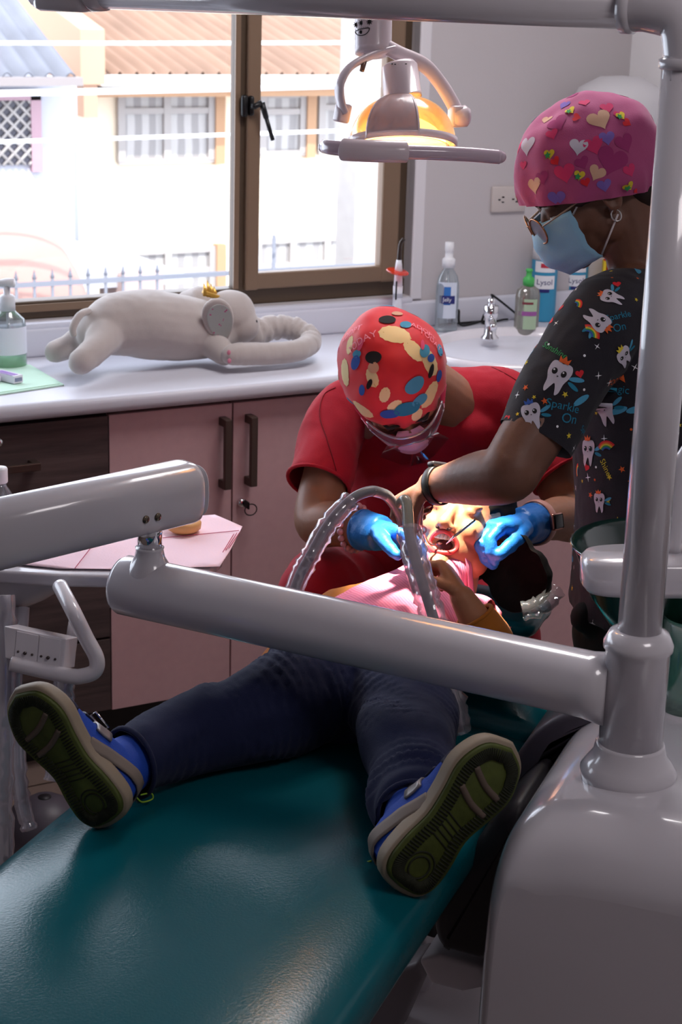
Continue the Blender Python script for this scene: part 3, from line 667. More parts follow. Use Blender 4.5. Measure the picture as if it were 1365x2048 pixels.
# trunk curling round back to the left, with cross creases
tp = [W(505, 668, ey-.01), W(545, 655, ey+.00), W(590, 658, ey-.02), W(622, 680, ey-.07), W(598, 700, ey-.125), W(540, 707, ey-.13), W(480, 708, ey-.13), W(462, 710, ey-.13)]
tr = [.035, .031, .029, .028, .027, .0275, .028, .024]
L_ = limb([(V((p.x, p.y, max(p.z, ZT+r))), r) for p, r in zip(tp, tr)], 5)
bm = BM(); chain(bm, L_, 18); bm = remesh(bm, .0045, 2)
ctr = [p for p, r in L_]
def crease(p):
    i = min(range(len(ctr)), key=lambda k: (ctr[k]-p).length_squared)
    t = i/len(ctr)
    return (.0022*math.sin(i*2.3+p.z*60)*(1 if t < .5 else .15))+.0008*nz(p, 50)
displace(bm, crease); obj('trunk', bm, M_plush, el)
# ear, with patterned lining; tail; crown; eye
bm = BM()
ec = W(437, 640, ey-.085); ex_, ez_ = V((.93, -.3, .2)).normalized(), V((-.32, -.25, .92)).normalized(); en_ = ex_.cross(ez_).normalized()
if en_.y > 0: en_ = -en_
def earpts(k, o): return [ec+ex_*(.037*k*math.cos(t)*(1+.18*math.sin(t)))+ez_*(.060*k*math.sin(t))+en_*o for t in [2*PI*i/28 for i in range(28)]]
bmesh.ops.recalc_face_normals(bm, faces=bm.faces[:])
prism(bm, earpts(1, -.006), en_*.014, bev=.006, seg=3); obj('ear', bm, M_plush, el, auto=60)
bm = BM(); prism(bm, [p+ex_*.003 for p in earpts(.8, .0085)], en_*.002); M_lin = mat('flowered_lining', (176, 176, 172), .9)
n = M_lin.node_tree.nodes; l = M_lin.node_tree.links; vo = n.new('ShaderNodeTexVoronoi'); vo.inputs['Scale'].default_value = 90
r = n.new('ShaderNodeValToRGB'); e = r.color_ramp.elements; e[0].color = srgb(200, 60, 130); e[0].position = .16; e[1].color = srgb(178, 182, 178); e[1].position = .2
tcn = n.new('ShaderNodeTexCoord'); l.new(tcn.outputs['Object'], vo.inputs['Vector']); l.new(vo.outputs['Distance'], r.inputs[0]); l.new(r.outputs[0], n['Principled BSDF'].inputs['Base Color'])
obj('ear_lining', bm, M_lin, el, smooth=False)
bm = BM(); tube(bm, catmull([W(178, 622, ey-.01), W(160, 630, ey-.04), W(146, 655, ey-.05), W(148, 672, ey-.05)], 5), [.008, .009, .009, .007], 10); obj('tail', bm, M_plush, el)
bm = BM(); k0 = W(425, 578, ey-.01); 
for i, (dx, hh) in enumerate(((-.020, .03), (-.008, .036), (.004, .026), (.015, .018))):
    prism(bm, [k0+V((dx-.009, -.012+.006*i, -.014-.004*i)), k0+V((dx+.010, -.012+.006*i, -.016-.004*i)), k0+V((dx-.006, -.008+.006*i, hh-.014))], (0, .004, .001))
box(bm, k0+V((-.002, 0, -.014)), (.044, .026, .010), rot=Matrix.Rotation(.35, 3, 'Y'), bev=.003)
obj('crown', bm, mat('gold_fabric', (206, 160, 72), .35, metal=.6), el)
bm = BM(); ell(bm, W(510, 644, ey-.055), .007, .007, .007); obj('eye', bm, M_black, el)
bm = BM()
for p in ((458, 705), (459, 722)): ell(bm, W(*p, ey-.153), .005, .003, .006)
obj('trunk_tip_patch', bm, mat('pink_patch', (196, 120, 140), .9), el)
# ------------------------------------------------------------------ the dental unit: side cabinet with post and arms
ca, cp_ = math.radians(50), None
A_ = V((math.sin(ca), math.cos(ca), 0)); P_ = V((math.cos(ca), -math.sin(ca), 0)); ZZ = V((0, 0, 1))
def ap(a, p, z): return A_*a+P_*p+ZZ*z
def on_a(px, py, a): r = ray(px, py); k = (a-A_.dot(CP))/A_.dot(r); return CP+r*k
du = thing('dental_unit', 'glossy white dental unit cabinet with upright post and tubular arms', 'dental unit', ap(2.3, -.25, 0))
# cabinet body: profile seen along the chair, lofted along the chair axis with rounded edges
AF = 2.01; UZ = .774
prof = [(-.556, .02), (-.553, .39), (-.547, .60), (-.537, .68), (-.519, .725), (-.49, .753), (-.45, .765), (-.39, UZ), (-.2, UZ), (.0, UZ), (.05, .755), (.075, .70), (.078, .4), (.08, .02)]
pr3 = [V((prof[0][0], 0, .02))]+catmull([V((x, 0, z)) for x, z in prof[1:-1]], 4)+[V((prof[-1][0], 0, .02))]
def sec(k, a):
    out = []; n_ = len(pr3)
    for i, p in enumerate(pr3):
        t = (pr3[min(i+1, n_-1)]-pr3[max(i-1, 0)]); nn = V((t.z, 0, -t.x)); nn = nn.normalized() if nn.length else nn
        q = p+V((nn.x*k, 0, nn.z*k*KZ)); q.z = max(q.z, .02) if i not in (0, n_-1) else .02
        out.append(ap(a, q.x, q.z))
    return out
bm = BM(); rings = []; RB = .028; KZ = 3.4
for t_ in range(15): w_ = t_/14*PI/2; rings.append([bm.verts.new(p) for p in sec(RB*(1-math.sin(w_)), AF+.10*(1-math.cos(w_)))])
KZ = 1.0
rings.append([bm.verts.new(p) for p in sec(0, AF+.2)])
for t_ in range(9): w_ = t_/8*PI/2; rings.append([bm.verts.new(p) for p in sec(RB*(1-math.cos(w_)), 2.47-RB+RB*math.sin(w_))])
for a_, b_ in zip(rings, rings[1:]):
    for i in range(len(a_)): bm.faces.new((a_[i], a_[(i+1) % len(a_)], b_[(i+1) % len(a_)], b_[i]))
f1 = bm.faces.new([bm.verts.new(v.co) for v in rings[0]]); bm.faces.new([bm.verts.new(v.co) for v in rings[-1][::-1]])
obj('cabinet', bm, M_enamel, du, auto=70)
# post
pb = at(1258, 1530, 2.40); PX, PY = pb.x, pb.y
ztop_arm = 0.9
def pz(py, px=1258):   # height on the post at image row py
    r = ray(px+(py-1540)*-.045, py); k = math.hypot(PX, PY)/math.hypot(r.x, r.y); return CAMZ+r.z*k
zf0, zf1 = UZ, UZ+.05; zc0, zc1 = pz(1300), pz(1262)
bm = BM(); lathe(bm, [(.060, zf0-.03), (.066, zf0), (.066, zf0+.006), (.058, zf0+.018), (.050, zf0+.030), (.0475, zf0+.042), (.046, zf0+.046), (.0435, zf0+.046)], (PX, PY, 0), seg=40); obj('post_flange', bm, M_enamel, du)
bm = BM(); lathe(bm, [(.0435, zf0+.0), (.0435, zc0), (.047, zc0+.004), (.047, zc0+.012), (.040, zc0+.026), (.030, zc0+.030)], (PX, PY, 0), seg=40); obj('post_collar', bm, M_enamel, du)
zr = pz(125, 1258)
bm = BM(); lathe(bm, [(.0295, zc0+.01), (.0295, zr)], (PX, PY, 0), seg=36); obj('post', bm, M_enamel, du)
bm = BM(); lathe(bm, [(.0300, zr-.008), (.0335, zr-.006), (.0335, zr+.004), (.0300, zr+.006)], (PX, PY, 0), seg=36); obj('post_ring', bm, M_enamel, du)
# upper light arm: elbow then horizontal tube to the far left joint
la = onz(1250, 5, 1.80); lb = at(150, 8, 2.55)
zA = CAMZ+.005
pR = V((PX, PY, zA)); lb = onz(190, 0, zA-.0) if False else at(190, 6, 2.5)
dirL = V((lb.x-PX, lb.y-PY, 0)).normalized(); zA = (at(640, 3, 2.3).z+lb.z)/2+.012
el_c = [V((PX, PY, zr)), V((PX, PY, zA-.05)), V((PX, PY, zA-.012))+dirL*.012, V((PX, PY, zA))+dirL*.05]
bm = BM(); tube(bm, catmull([V((PX, PY, zr-.02))]+el_c+[V((PX, PY, zA))+dirL*.075], 6), .0295, 24); obj('arm_elbow', bm, M_enamel, du)
bm = BM(); tube(bm, [V((PX, PY, zA))+dirL*.07, V((PX, PY, zA))+dirL*.085], .032, 24); p0 = V((PX, PY, zA))+dirL*.06; p1 = V((lb.x, lb.y, zA)); tube(bm, [p0, p1], .0265, 24); tube(bm, [p1-dirL*.02, p1, p1+dirL*.006], [.029, .031, .029], 24); obj('light_arm', bm, M_enamel, du)
bm = BM(); tube(bm, [p1, p1+dirL*.05, p1+dirL*.10, p1+dirL*.115], [.028, .029, .029, .018], 20, flat=(1, 1)); box(bm, p1+dirL*.05+V((0, 0, -.012)), (.09, .05, .04), rot=Matrix.Rotation(math.atan2(dirL.y, dirL.x), 3, 'Z'), bev=.01); obj('arm_joint', bm, M_enamel, du)
bm = BM(); nrm = V((-dirL.y, dirL.x, 0)); nrm = nrm if nrm.dot(CF) < 0 else -nrm
box(bm, p1+dirL*.045+nrm*.030+V((0, 0, .010)), (.04, .012, .03), rot=Matrix.Rotation(math.atan2(dirL.y, dirL.x), 3, 'Z'), bev=.003); lathe(bm, [(.02, 0), (.02, .05), (0, .052)], p1+dirL*.06+V((0, 0, .02))); obj('joint_insert', bm, M_black, du)
# lower delivery arm: thick tube from the collar to the left, tee with chrome pivot
zL = at(1200, 1358, 2.42).z; aL = onz(300, 1180, zL)
q0 = V((PX, PY, zL)); dD = V((aL.x-PX, aL.y-PY, 0)).normalized(); q1 = V((aL.x, aL.y, zL))
bm = BM(); tube(bm, [q0+dD*.03, q0+dD*.065, q0+dD*.12, q1-dD*.0, q1+dD*.045, q1+dD*.052, q1+dD*.054], [.052, .047, .0465, .0475, .0475, .044, .03], 36)
lathe(bm, [(.040, 0), (.037, .028), (.029, .040), (.0235, .050), (.0215, .062), (.0225, .065), (.018, .066)], q1+V((0, 0, .005)), seg=32); obj('delivery_arm', bm, M_enamel, du)
bm = BM(); lathe(bm, [(.0195, 0), (.0195, .05)], q1+V((0, 0, .067)), seg=28); obj('pivot', bm, M_chrome, du)
# upper balance arm (rounded box section) going left and towards the camera
b0 = q1+V((0, 0, .147)); b1 = at(-60, 1081, 2.46)
dB = (b1-b0).normalized(); b0 = b0-dB*.075
up_ = (ZZ-dB*dB.z).normalized(); sd_ = dB.cross(up_)
bm = BM(); bmw, bmh = .043, .049
loft(bm, [(b0-dB*.012, sd_*bmw*.5, up_*bmh*.55), (b0-dB*.006, sd_*bmw*.85, up_*bmh*.88), (b0, sd_*bmw*.97, up_*bmh*.98), (b0+dB*.01, sd_*bmw, up_*bmh), (b1+dB*.3, sd_*bmw, up_*bmh)], 40, 3.0); obj('balance_arm', bm, M_enamel, du)
bm = BM(); loft(bm, [(b0-dB*.0135, sd_*bmw*.80, up_*bmh*.84), (b0-dB*.016, sd_*bmw*.78, up_*bmh*.82), (b0-dB*.0185, sd_*bmw*.6, up_*bmh*.65)], 40, 3.0); obj('arm_end_cap', bm, mat('cap_white_matt', (196, 192, 200), .4), du)
bm = BM()
sdc = sd_ if sd_.dot(CF) < 0 else -sd_
for px, py in ((292, 1039), (316, 1034)):
    r_ = ray(px, py); k = (b0+sdc*bmw-CP).dot(sdc)/r_.dot(sdc); lathe(bm, [(0, -.004), (.0062, -.004), (.0062, .001), (.005, .0022), (0, .0024)], CP+r_*k, sdc, 16)
obj('screw', bm, mat('brass_screw', (120, 110, 96), .25, metal=1), du)
# spittoon bowl with white holder, faucet, cup filler: on the unit
uz = zf0+.0
sc_ = at(1335, 1120, 2.68)
bm = BM(); lathe(bm, [(.0, -.16), (.03, -.155), (.07, -.125), (.115, -.06), (.142, .012), (.150, .022), (.147, .024), (.138, .014), (.110, -.055), (.066, -.118), (0, -.145)], sc_, seg=48); obj('spittoon_bowl', bm, clear_mat('green_glass', (30, 70, 62), .35, .55), du)
bm = BM(); c1 = at(1330, 1118, 2.55)
loft(bm, [(c1+V((0, 0, -.045)), CR*.112, V((CF.x, CF.y, 0)).normalized()*.045), (c1+V((0, 0, -.035)), CR*.120, V((CF.x, CF.y, 0)).normalized()*.052), (c1+V((0, 0, .0)), CR*.122, V((CF.x, CF.y, 0)).normalized()*.054), (c1+V((0, 0, .008)), CR*.115, V((CF.x, CF.y, 0)).normalized()*.048)], 40, 3.2); obj('bowl_holder', bm, M_enamel, du)
bm = BM(); f0 = at(1346, 1105, 2.56); tube(bm, catmull([f0, f0+V((0, 0, .12)), f0+V((.0, 0, .145))+CR*.006, f0+V((0, 0, .165))+CR*.022, f0+V((0, 0, .158))+CR*.045], 6), .0125, 18); obj('water_spout', bm, M_enamel, du)
bm = BM(); tube(bm, [V((c1.x, c1.y, c1.z-.03))-CR*.015, V((c1.x, c1.y, uz-.02))-CR*.015], .017, 20); obj('bowl_stand', bm, M_enamel, du)
gb = at(1372, 1440, 2.62)
bm = BM(); lathe(bm, [(.0, -.06), (.045, -.06), (.05, -.05), (.05, .012), (.045, .02), (0, .02)], gb, seg=32); lathe(bm, [(.02, -.09), (.02, -.05)], gb); obj('filter_base', bm, M_enamel, du)
bm = BM(); lathe(bm, [(.040, .02), (.046, .06), (.046, .16), (.044, .165), (.042, .06), (.036, .03)], gb, seg=32); obj('filter_jar', bm, clear_mat('pale_green_glass', (120, 190, 170), .4, .35), du)
# ------------------------------------------------------------------ tray table of the delivery system
tz = onz(245, 1150, .945); TZ = .862
tr_ = thing('instrument_tray', 'white instrument tray head under the pink paper left of the arm joint', 'dental tray', at(100, 1180, 2.9))
def zp(px, py, z): return onz(px, py, z)
edge = [(-60, 1138), (0, 1142), (120, 1150), (245, 1152), (330, 1146), (420, 1135), (445, 1112), (430, 1070), (380, 1035), (250, 1030), (100, 1045), (-60, 1060)]
pe = [zp(x, y, TZ) for x, y in edge]
bm = BM(); prism(bm, pe, (0, 0, -.022), bev=.006); obj('tray_top', bm, M_enamel, tr_, auto=50)
bm = BM(); tc_ = zp(30, 1112, TZ-.022); dl = V((CR.x, CR.y, 0)).normalized(); df = V((CF.x, CF.y, 0)).normalized()
loft(bm, [(tc_+V((0, 0, .004)), dl*.140, df*.12), (tc_+V((0, 0, -.012)), dl*.132, df*.12), (tc_+V((0, 0, -.032))-dl*.01, dl*.118, df*.115), (tc_+V((0, 0, -.052))-dl*.02, dl*.100, df*.105), (tc_+V((0, 0, -.072))-dl*.035, dl*.080, df*.085), (tc_+V((0, 0, -.084))-dl*.045, dl*.045, df*.05)], 40, 2.6); obj('tray_underside', bm, M_enamel, tr_)
# bent tubular handle with switch block
hd_ = 2.78
H = lambda x, y, d=hd_: at(x, y, d)
bm = BM(); tube(bm, catmull([H(120, 1172, 2.84), H(146, 1222), H(172, 1275), H(193, 1316), H(190, 1342), H(165, 1352), H(140, 1352), H(80, 1340), H(22, 1326)], 7), .0125, 18)
tube(bm, [H(48, 1215, 2.90), H(40, 1330, 2.88)], .0095, 14); tube(bm, [H(150, 1240, 2.84), H(140, 1300, 2.84)], .010, 12); obj('handle_tube', bm, M_white, tr_)
sbk = [H(8, 1252), H(132, 1278), H(126, 1340), H(10, 1316)]
nrm_ = (sbk[1]-sbk[0]).cross(sbk[3]-sbk[0]).normalized(); nrm_ = nrm_ if nrm_.dot(CF) > 0 else -nrm_
bm = BM(); prism(bm, sbk, nrm_*.045+CR*.012, bev=.002); obj('switch_block', bm, M_white, tr_, smooth=False)
for x0 in (34, 80):
    bm = BM(); q = [H(x0, 1262+.2*(x0-34)), H(x0+43, 1271+.2*(x0-34)), H(x0+38, 1324+.2*(x0-34)), H(x0-5, 1316+.2*(x0-34))]; prism(bm, [p-nrm_*.002 for p in q], nrm_*.002, bev=.0006); pn = obj('switch_panel', bm, M_white, tr_, smooth=False)
    bm = BM()
    for i in range(3):
        c = H(x0+3+i*14, 1303+i*3+.2*(x0-34))-nrm_*.003; lathe(bm, [(.0028 if i == 1 else .002, -.001), (.0028 if i == 1 else .002, .001+.003*(i == 1)), (0, .002+.003*(i == 1))], c, -nrm_, 10)
    box(bm, H(x0+16, 1324+.22*(x0-34))-nrm_*.002, (.004, .003, .002)); obj('switch_knob', bm, mat('knob_metal', (90, 80, 78), .3, metal=.8), tr_)
# pink bib paper over the tray
M_pink = mat('pink_paper', (246, 214, 226), .85, bump=.3, bscale=240)
M_pinkl = mat('pink_print', (190, 84, 110), .85)
bm = BM()
q = [(-40, 1120), (120, 1136), (250, 1138), (440, 1132), (462, 1098), (483, 1060), (430, 1028), (300, 1040), (100, 1050), (-40, 1060)]
pe = [zp(x, y, TZ+.004) for x, y in q]; pe[5] = zp(485, 1060, TZ-.004); pe[6].z += .006; pe[6] = at(430, 1028, (pe[6]-CP).dot(CF))
t = bmesh.new(); vs_, fs = fill_poly([(p.x, p.y) for p in pe], .02); vv = [t.verts.new((x, y, TZ+.0035+.0022*nz(V((x, y, 0)), 18)+.001*abs(nz(V((x, y, 4)), 40)))) for x, y in vs_]
for f in fs: t.faces.new([vv[i] for i in f])
shell(t, .0008); merge(bm, t)
pp = obj('paper_bib', bm, M_pink); tag(pp, 'crinkled pale pink paper bib covering the instrument tray', 'paper')
bm = BM()
for a_, b_ in (((300, 1078), (478, 1061)), ((458, 1096), (480, 1064)), ((452, 1100), (474, 1066)), ((446, 1104), (468, 1068)), ((150, 1136), (190, 1085))):
    bm = BM(); tube(bm, [zp(*a_, TZ+.0055), zp(*b_, TZ+.0055)], .0007, 5)
    o = obj('print_line', bm, M_pinkl, smooth=False, loc=tuple(WLOC[pp])); o.parent = pp; o.location = (0, 0, 0)
# small wooden-coloured dish on the paper, vial at the left
c = zp(368, 1062, TZ+.006); bm = BM(); lathe(bm, [(0, 0), (.022, .0), (.030, .006), (.031, .016), (.028, .02), (0, .02)], c, seg=32); o = obj('round_cap', bm, mat('orange_dish', (222, 168, 106), .5)); tag(o, 'small orange round dish on pink paper behind the chrome pivot', 'dish')
c = zp(4, 1000, TZ+.006)+V((0, 0, -.0)); c = onz(2, 1062, TZ+.008)
vl = thing('glass_vial', 'small glass bottle with white ribbed cap at the left image edge', 'bottle', c)
bm = BM(); lathe(bm, [(0, 0), (.020, .001), (.021, .005), (.021, .068), (.012, .082), (.011, .090)], c); obj('bottle_body', bm, M_clear, vl)
bm = BM(); lathe(bm, [(.0135, .088), (.0145, .09), (.0145, .112), (.013, .115), (0, .116)], c); obj('cap', bm, mat('cap_white', (232, 232, 236), .4), vl)
bm = BM(); lathe(bm, [(.0215, .012), (.0215, .056)], c); bmesh.ops.delete(bm, geom=[f for f in bm.faces if len(f.verts) > 4], context='FACES'); obj('bottle_label', bm, mat('label_pink', (216, 200, 216), .5), vl)
# hoses hanging from the tray, in crinkled plastic sleeves
def sleeve(bm, P_, r0, seed=0, seg=14, n=4):
    C_ = catmull(P_, n); rings = []; a = None
    for i in range(len(C_)):
        t_ = (C_[min(i+1, len(C_)-1)]-C_[max(i-1, 0)]).normalized()
        a = frame_of(t_)[0] if a is None else (a-a.dot(t_)*t_).normalized(); b = t_.cross(a)
        rr = r0*(1+.35*noise.noise(V((i*.9, seed, 0))))
        rings.append([bm.verts.new(C_[i]+(a*math.cos(2*PI*k/seg)+b*math.sin(2*PI*k/seg))*rr*(1+.20*noise.noise(V((i*1.1, k*1.1, seed+5))))) for k in range(seg)])
    for A2, B2 in zip(rings, rings[1:]):
        for k in range(seg): bm.faces.new((A2[k], A2[(k+1) % seg], B2[(k+1) % seg], B2[k]))
M_hose = mat('grey_hose', (120, 120, 126), .4); M_hosel = mat('pale_hose', (176, 172, 176), .4)
for pts, d, r_, lb, grp in (([(8, 1190), (10, 1330), (6, 1480), (4, 1620), (10, 1760)], 2.86, .011, 'plastic-sleeved hose hanging at the left edge in front of the drawers', None), ([(30, 1215), (28, 1330), (34, 1480), (44, 1600), (60, 1660)], 2.94, .008, 'thin grey hose hanging just right of the sleeved edge hose', None), ([(128, 1345), (128, 1400), (124, 1450), (116, 1510), (108, 1560)], 2.88, .010, 'sleeved hose hanging below the white switch block behind the shoe', None)):
    h = thing('instrument_hose', lb, 'hose', at(*pts[-1], d))
    bm = BM(); P2 = catmull([at(x, y, d) for x, y in pts], 6); tube(bm, P2, r_, 12); obj('tube', bm, M_hosel, h)
    bm = BM(); sleeve(bm, [at(x, y, d) for x, y in pts], r_*1.7, seed=r_*1000, n=9); obj('plastic_sleeve', bm, M_film, h)
# ------------------------------------------------------------------ the chair
ch = thing('dental_chair', 'teal leatherette dental chair with long leg rest, reclined', 'dental chair', ap(2.3, -.9, 0))
SZ = .64
def pad(bm, secs, power=3.6, seg=56):
    """secs (a, pcentre, half width, ztop, thickness)"""
    S = []
    for i, (a, pc, hw, zt_, th) in enumerate(secs): S.append((ap(a, pc, zt_-th/2), P_*hw, ZZ*(th/2)))
    loft(bm, S, seg, power)
PC = -.905
bm = BM()
S = []
for i in range(22):
    a = 1.42+(2.56-1.42)*i/21; e = min(1, max(0, (a-1.40)/.10)); e2 = min(1, (2.575-a)/.06)
    k = math.sqrt(max(0, 1-(1-e)**2)); k2 = math.sqrt(max(.02, 1-(1-e2)**2))
    hw = .292*(.72+.28*k); zt_ = SZ+.012*math.sin((a-1.4)/1.16*PI)-.02*(1-k)+(.0 if a < 2.2 else .01*(a-2.2)/.3)
    S.append((a, PC, hw, zt_-.03*(1-k2), .12*(.3+.7*min(k, k2))))
pad(bm, S); obj('leg_rest', bm, M_teal, ch)
bm = BM(); S = []
BZ = lambda a: SZ+.01+max(0, a-2.5)*.17
for i in range(16):
    a = 2.575+(2.86-2.575)*i/15; e = min(1, (a-2.56)/.07); e2 = min(1, max(0, (2.88-a)/.08)); k = math.sqrt(max(.03, 1-(1-e)**2)); k2 = math.sqrt(max(.03, 1-(1-e2)**2))
    S.append((a, PC+.03+.04*(a-2.575), (.29-.42*(a-2.575))*(.8+.2*k2), BZ(a)-.02*(1-min(k, k2)), .10*(.4+.6*min(k, k2))))
pad(bm, S); obj('backrest', bm, M_teal, ch)
bm = BM(); S = []
for i in range(10):
    a = 2.84+.19*i/9; e = abs(i/9-.5)*2; k = math.sqrt(max(.03, 1-e**4)); S.append((a, -.835, .135*(.7+.3*k), BZ(2.85)+.015+.015*(1-e), .06*(.4+.6*k)))
pad(bm, S, 2.6); obj('headrest', bm, M_teal, ch)
# arm support shell, base, dark mechanism covers
bm = BM(); shp = [(1005, 1620), (1012, 1555), (1040, 1500), (1085, 1452), (1140, 1425), (1200, 1422), (1215, 1450), (1160, 1470), (1110, 1500), (1080, 1560), (1060, 1640), (1040, 1720), (1000, 1740)]
pts = [on_a(x, y, 2.40) for x, y in shp]; pts = catmull(pts, 3, closed=True); prism(bm, pts, A_*.22, bev=.012, seg=4); obj('arm_support', bm, M_greysh, ch, auto=45)
bm = BM(); shp = [(866, 1800), (905, 1740), (990, 1640), (1040, 1600), (1060, 1700), (1030, 1930), (955, 1928), (880, 1908), (858, 1890)]
pts = [on_a(x, y, 2.22) for x, y in shp]; prism(bm, pts, A_*.30, bev=.03, seg=5); obj('mechanism_cover', bm, M_darksh, ch, auto=45)
bm = BM(); shp = [(832, 1835), (862, 1808), (872, 1880), (836, 1868)]; prism(bm, [on_a(x, y, 2.5) for x, y in shp], A_*.2, bev=.006); obj('pivot_cover', bm, M_black, ch, auto=45)
bm = BM(); box(bm, ap(2.02, PC, SZ-.14), (.40, .9, .05), rot=Matrix.Rotation(-ca, 3, 'Z'), bev=.02, seg=4); obj('frame', bm, M_darksh, ch, auto=45)
M_base = mat('base_white', (206, 198, 202), .4)
bm = BM(); shp = [(836, 1920), (880, 1908), (965, 1935), (975, 1975), (925, 1985), (860, 1968)]; prism(bm, [on_a(x, y, 2.3) for x, y in shp], A_*.2, bev=.008); obj('step_cover', bm, M_base, ch, auto=45)
bm = BM(); shp = [(560, 1990), (835, 1870), (870, 1905), (880, 1930), (700, 1985), (640, 2040)]; prism(bm, [on_a(x, y, 2.62) for x, y in shp], A_*.1, bev=.006); obj('lift_arm', bm, M_base, ch, auto=45)
bm = BM(); shp = [(600, 2100), (720, 1965), (838, 1925), (842, 1960), (780, 2100)]; prism(bm, [on_a(x, y, 2.5) for x, y in shp], A_*.08, bev=.008); obj('lift_cover', bm, mat('cover_grey', (120, 110, 112), .5), ch, auto=45)
bm = BM(); box(bm, ap(2.75, PC, .03), (.46, .7, .06), rot=Matrix.Rotation(-ca, 3, 'Z'), bev=.02, seg=3); box(bm, ap(2.8, PC, .30), (.2, .3, .52), rot=Matrix.Rotation(-ca, 3, 'Z'), bev=.03, seg=3); obj('base', bm, M_base, ch, auto=45)
bm = BM(); c = onz(832, 2010, .015); lathe(bm, [(.0, -.015), (.03, -.015), (.03, .01), (.025, .018), (0, .018)], c, seg=24); o = obj('foot_pad', bm, M_black, ch)
# grey foot control on the floor, left of chair
c = onz(92, 1706, .0); bm = BM(); lathe(bm, [(0, 0), (.085, .0), (.088, .01), (.086, .06), (.07, .105), (.03, .13), (0, .132)], c, seg=40)
o = obj('foot_control', bm, M_greysh); tag(o, 'dark grey domed foot control on the floor left of the leg rest', 'foot control')
bm = BM(); lathe(bm, [(.014, .126), (.014, .133), (0, .134)], c, seg=20); o2 = obj('screw_cap', bm, M_darksh, smooth=True, loc=tuple(WLOC[o])); o2.parent = o; o2.location = (0, 0, 0)
# ------------------------------------------------------------------ operating light
ll = thing('operating_light', 'white dental operating light glowing warm, hanging from the overhead arm', 'dental light', at(800, 240, 2.85))
LD = 2.85
K = LD/FPX     # metres per pixel at the lamp
def Lp(px, py, dd=0): return at(px, py, LD+dd)
M_lamp = mat('lamp_white', (222, 206, 212), .3, coat=.4)
bm = BM(); ax = Lp(748, -30)-Lp(746, 110); tube(bm, [Lp(749, -125), Lp(748, 0), Lp(747, 96), Lp(747, 108), Lp(747, 112)], [.0305, .0305, .030, .0295, .022], 32); obj('stem', bm, M_lamp, ll)
bm = BM(); q0_ = Lp(749, -118); q1_ = V((p1.x, p1.y, q0_.z))+dirL*.06; tube(bm, [q1_-(q0_-q1_).normalized()*.03, q1_, q0_, q0_+(q0_-q1_).normalized()*.035], [.018, .022, .024, .020], 20); obj('spring_arm', bm, M_lamp, ll)
bm = BM(); tube(bm, [V((q1_.x, q1_.y, zA+.05)), q1_+V((0, 0, .01))], .016, 16); obj('arm_spindle', bm, M_black, ll)
# brightness marks printed on the stem
bm = BM()
def stem_pt(px, py):
    c = Lp(747.5, py); dx = (px-747.5)*K; return c+CR*dx-CF*(math.sqrt(max(0, .0306**2-dx*dx))+.0006)
for i, px in enumerate((713, 723, 739)):
    c = stem_pt(px, 54)
    lathe(bm, [(0, 0), (.0032, 0), (.0032, .0004), (0, .0004)], c, -CF, 12)
    for k in range(8):
        t_ = k*PI/4; d_ = CR*math.cos(t_)+CU*math.sin(t_); tube(bm, [c+d_*.003, c+d_*.0052], .0005, 4)
tube(bm, [stem_pt(711+28*(.5-.5*math.cos(PI*t/12)), 66+13*math.sin(PI*t/12)) for t in range(13)], .0007, 5)
tube(bm, [stem_pt(x, 66) for x in range(711, 741, 4)], .0006, 5)
for x in range(712, 740, 4): tube(bm, [stem_pt(x, 66), stem_pt(x, 63)], .0004, 4)
lathe(bm, [(0, 0), (.0028, 0), (.0028, .0005), (0, .0005)], stem_pt(722, 72), -CF, 10)
obj('brightness_scale', bm, M_black, ll)
bm = BM(); tube(bm, [Lp(733, 110, -.03), Lp(724, 142, -.035)], [.0045, .004], 10); obj('switch_lever', bm, mat('lever_metal', (130, 110, 100), .3, metal=.8), ll)
# yoke: two arms curving down to the pivots (left pivot is nearer, right pivot farther)
def band(bm, pts, wv, wd, th):
    """flat band: pts centre line, width along wv"""
    C_ = catmull(pts, 7)
    tube(bm, C_, 1.0, 20, flat=(wd, th), hint=wv)
bm = BM(); band(bm, [Lp(786, 100, .0), Lp(742, 112, -.02), Lp(700, 135, -.05), Lp(680, 170, -.06), Lp(682, 205, -.05), Lp(690, 228, -.045)], CF, .015, .006)
band(bm, [Lp(770, 92, -.01), Lp(800, 108, 0), Lp(848, 130, .02), Lp(880, 165, .04), Lp(905, 205, .05), Lp(915, 228, .055)], CU, .013, .0085); obj('yoke', bm, M_lamp, ll)
bm = BM(); box(bm, Lp(685, 226, -.04), (.022, .022, .030), bev=.004, rot=Matrix.Rotation(.2, 3, 'Y')); obj('yoke_pivot', bm, M_lamp, ll)
bm = BM(); box(bm, Lp(912, 232, .05), (.022, .022, .034), bev=.004)
tube(bm, [Lp(905, 236, .05), Lp(932, 232, .055), Lp(940, 232, .056)], [.016, .018, .012], 16); obj('yoke_pivot', bm, M_lamp, ll)
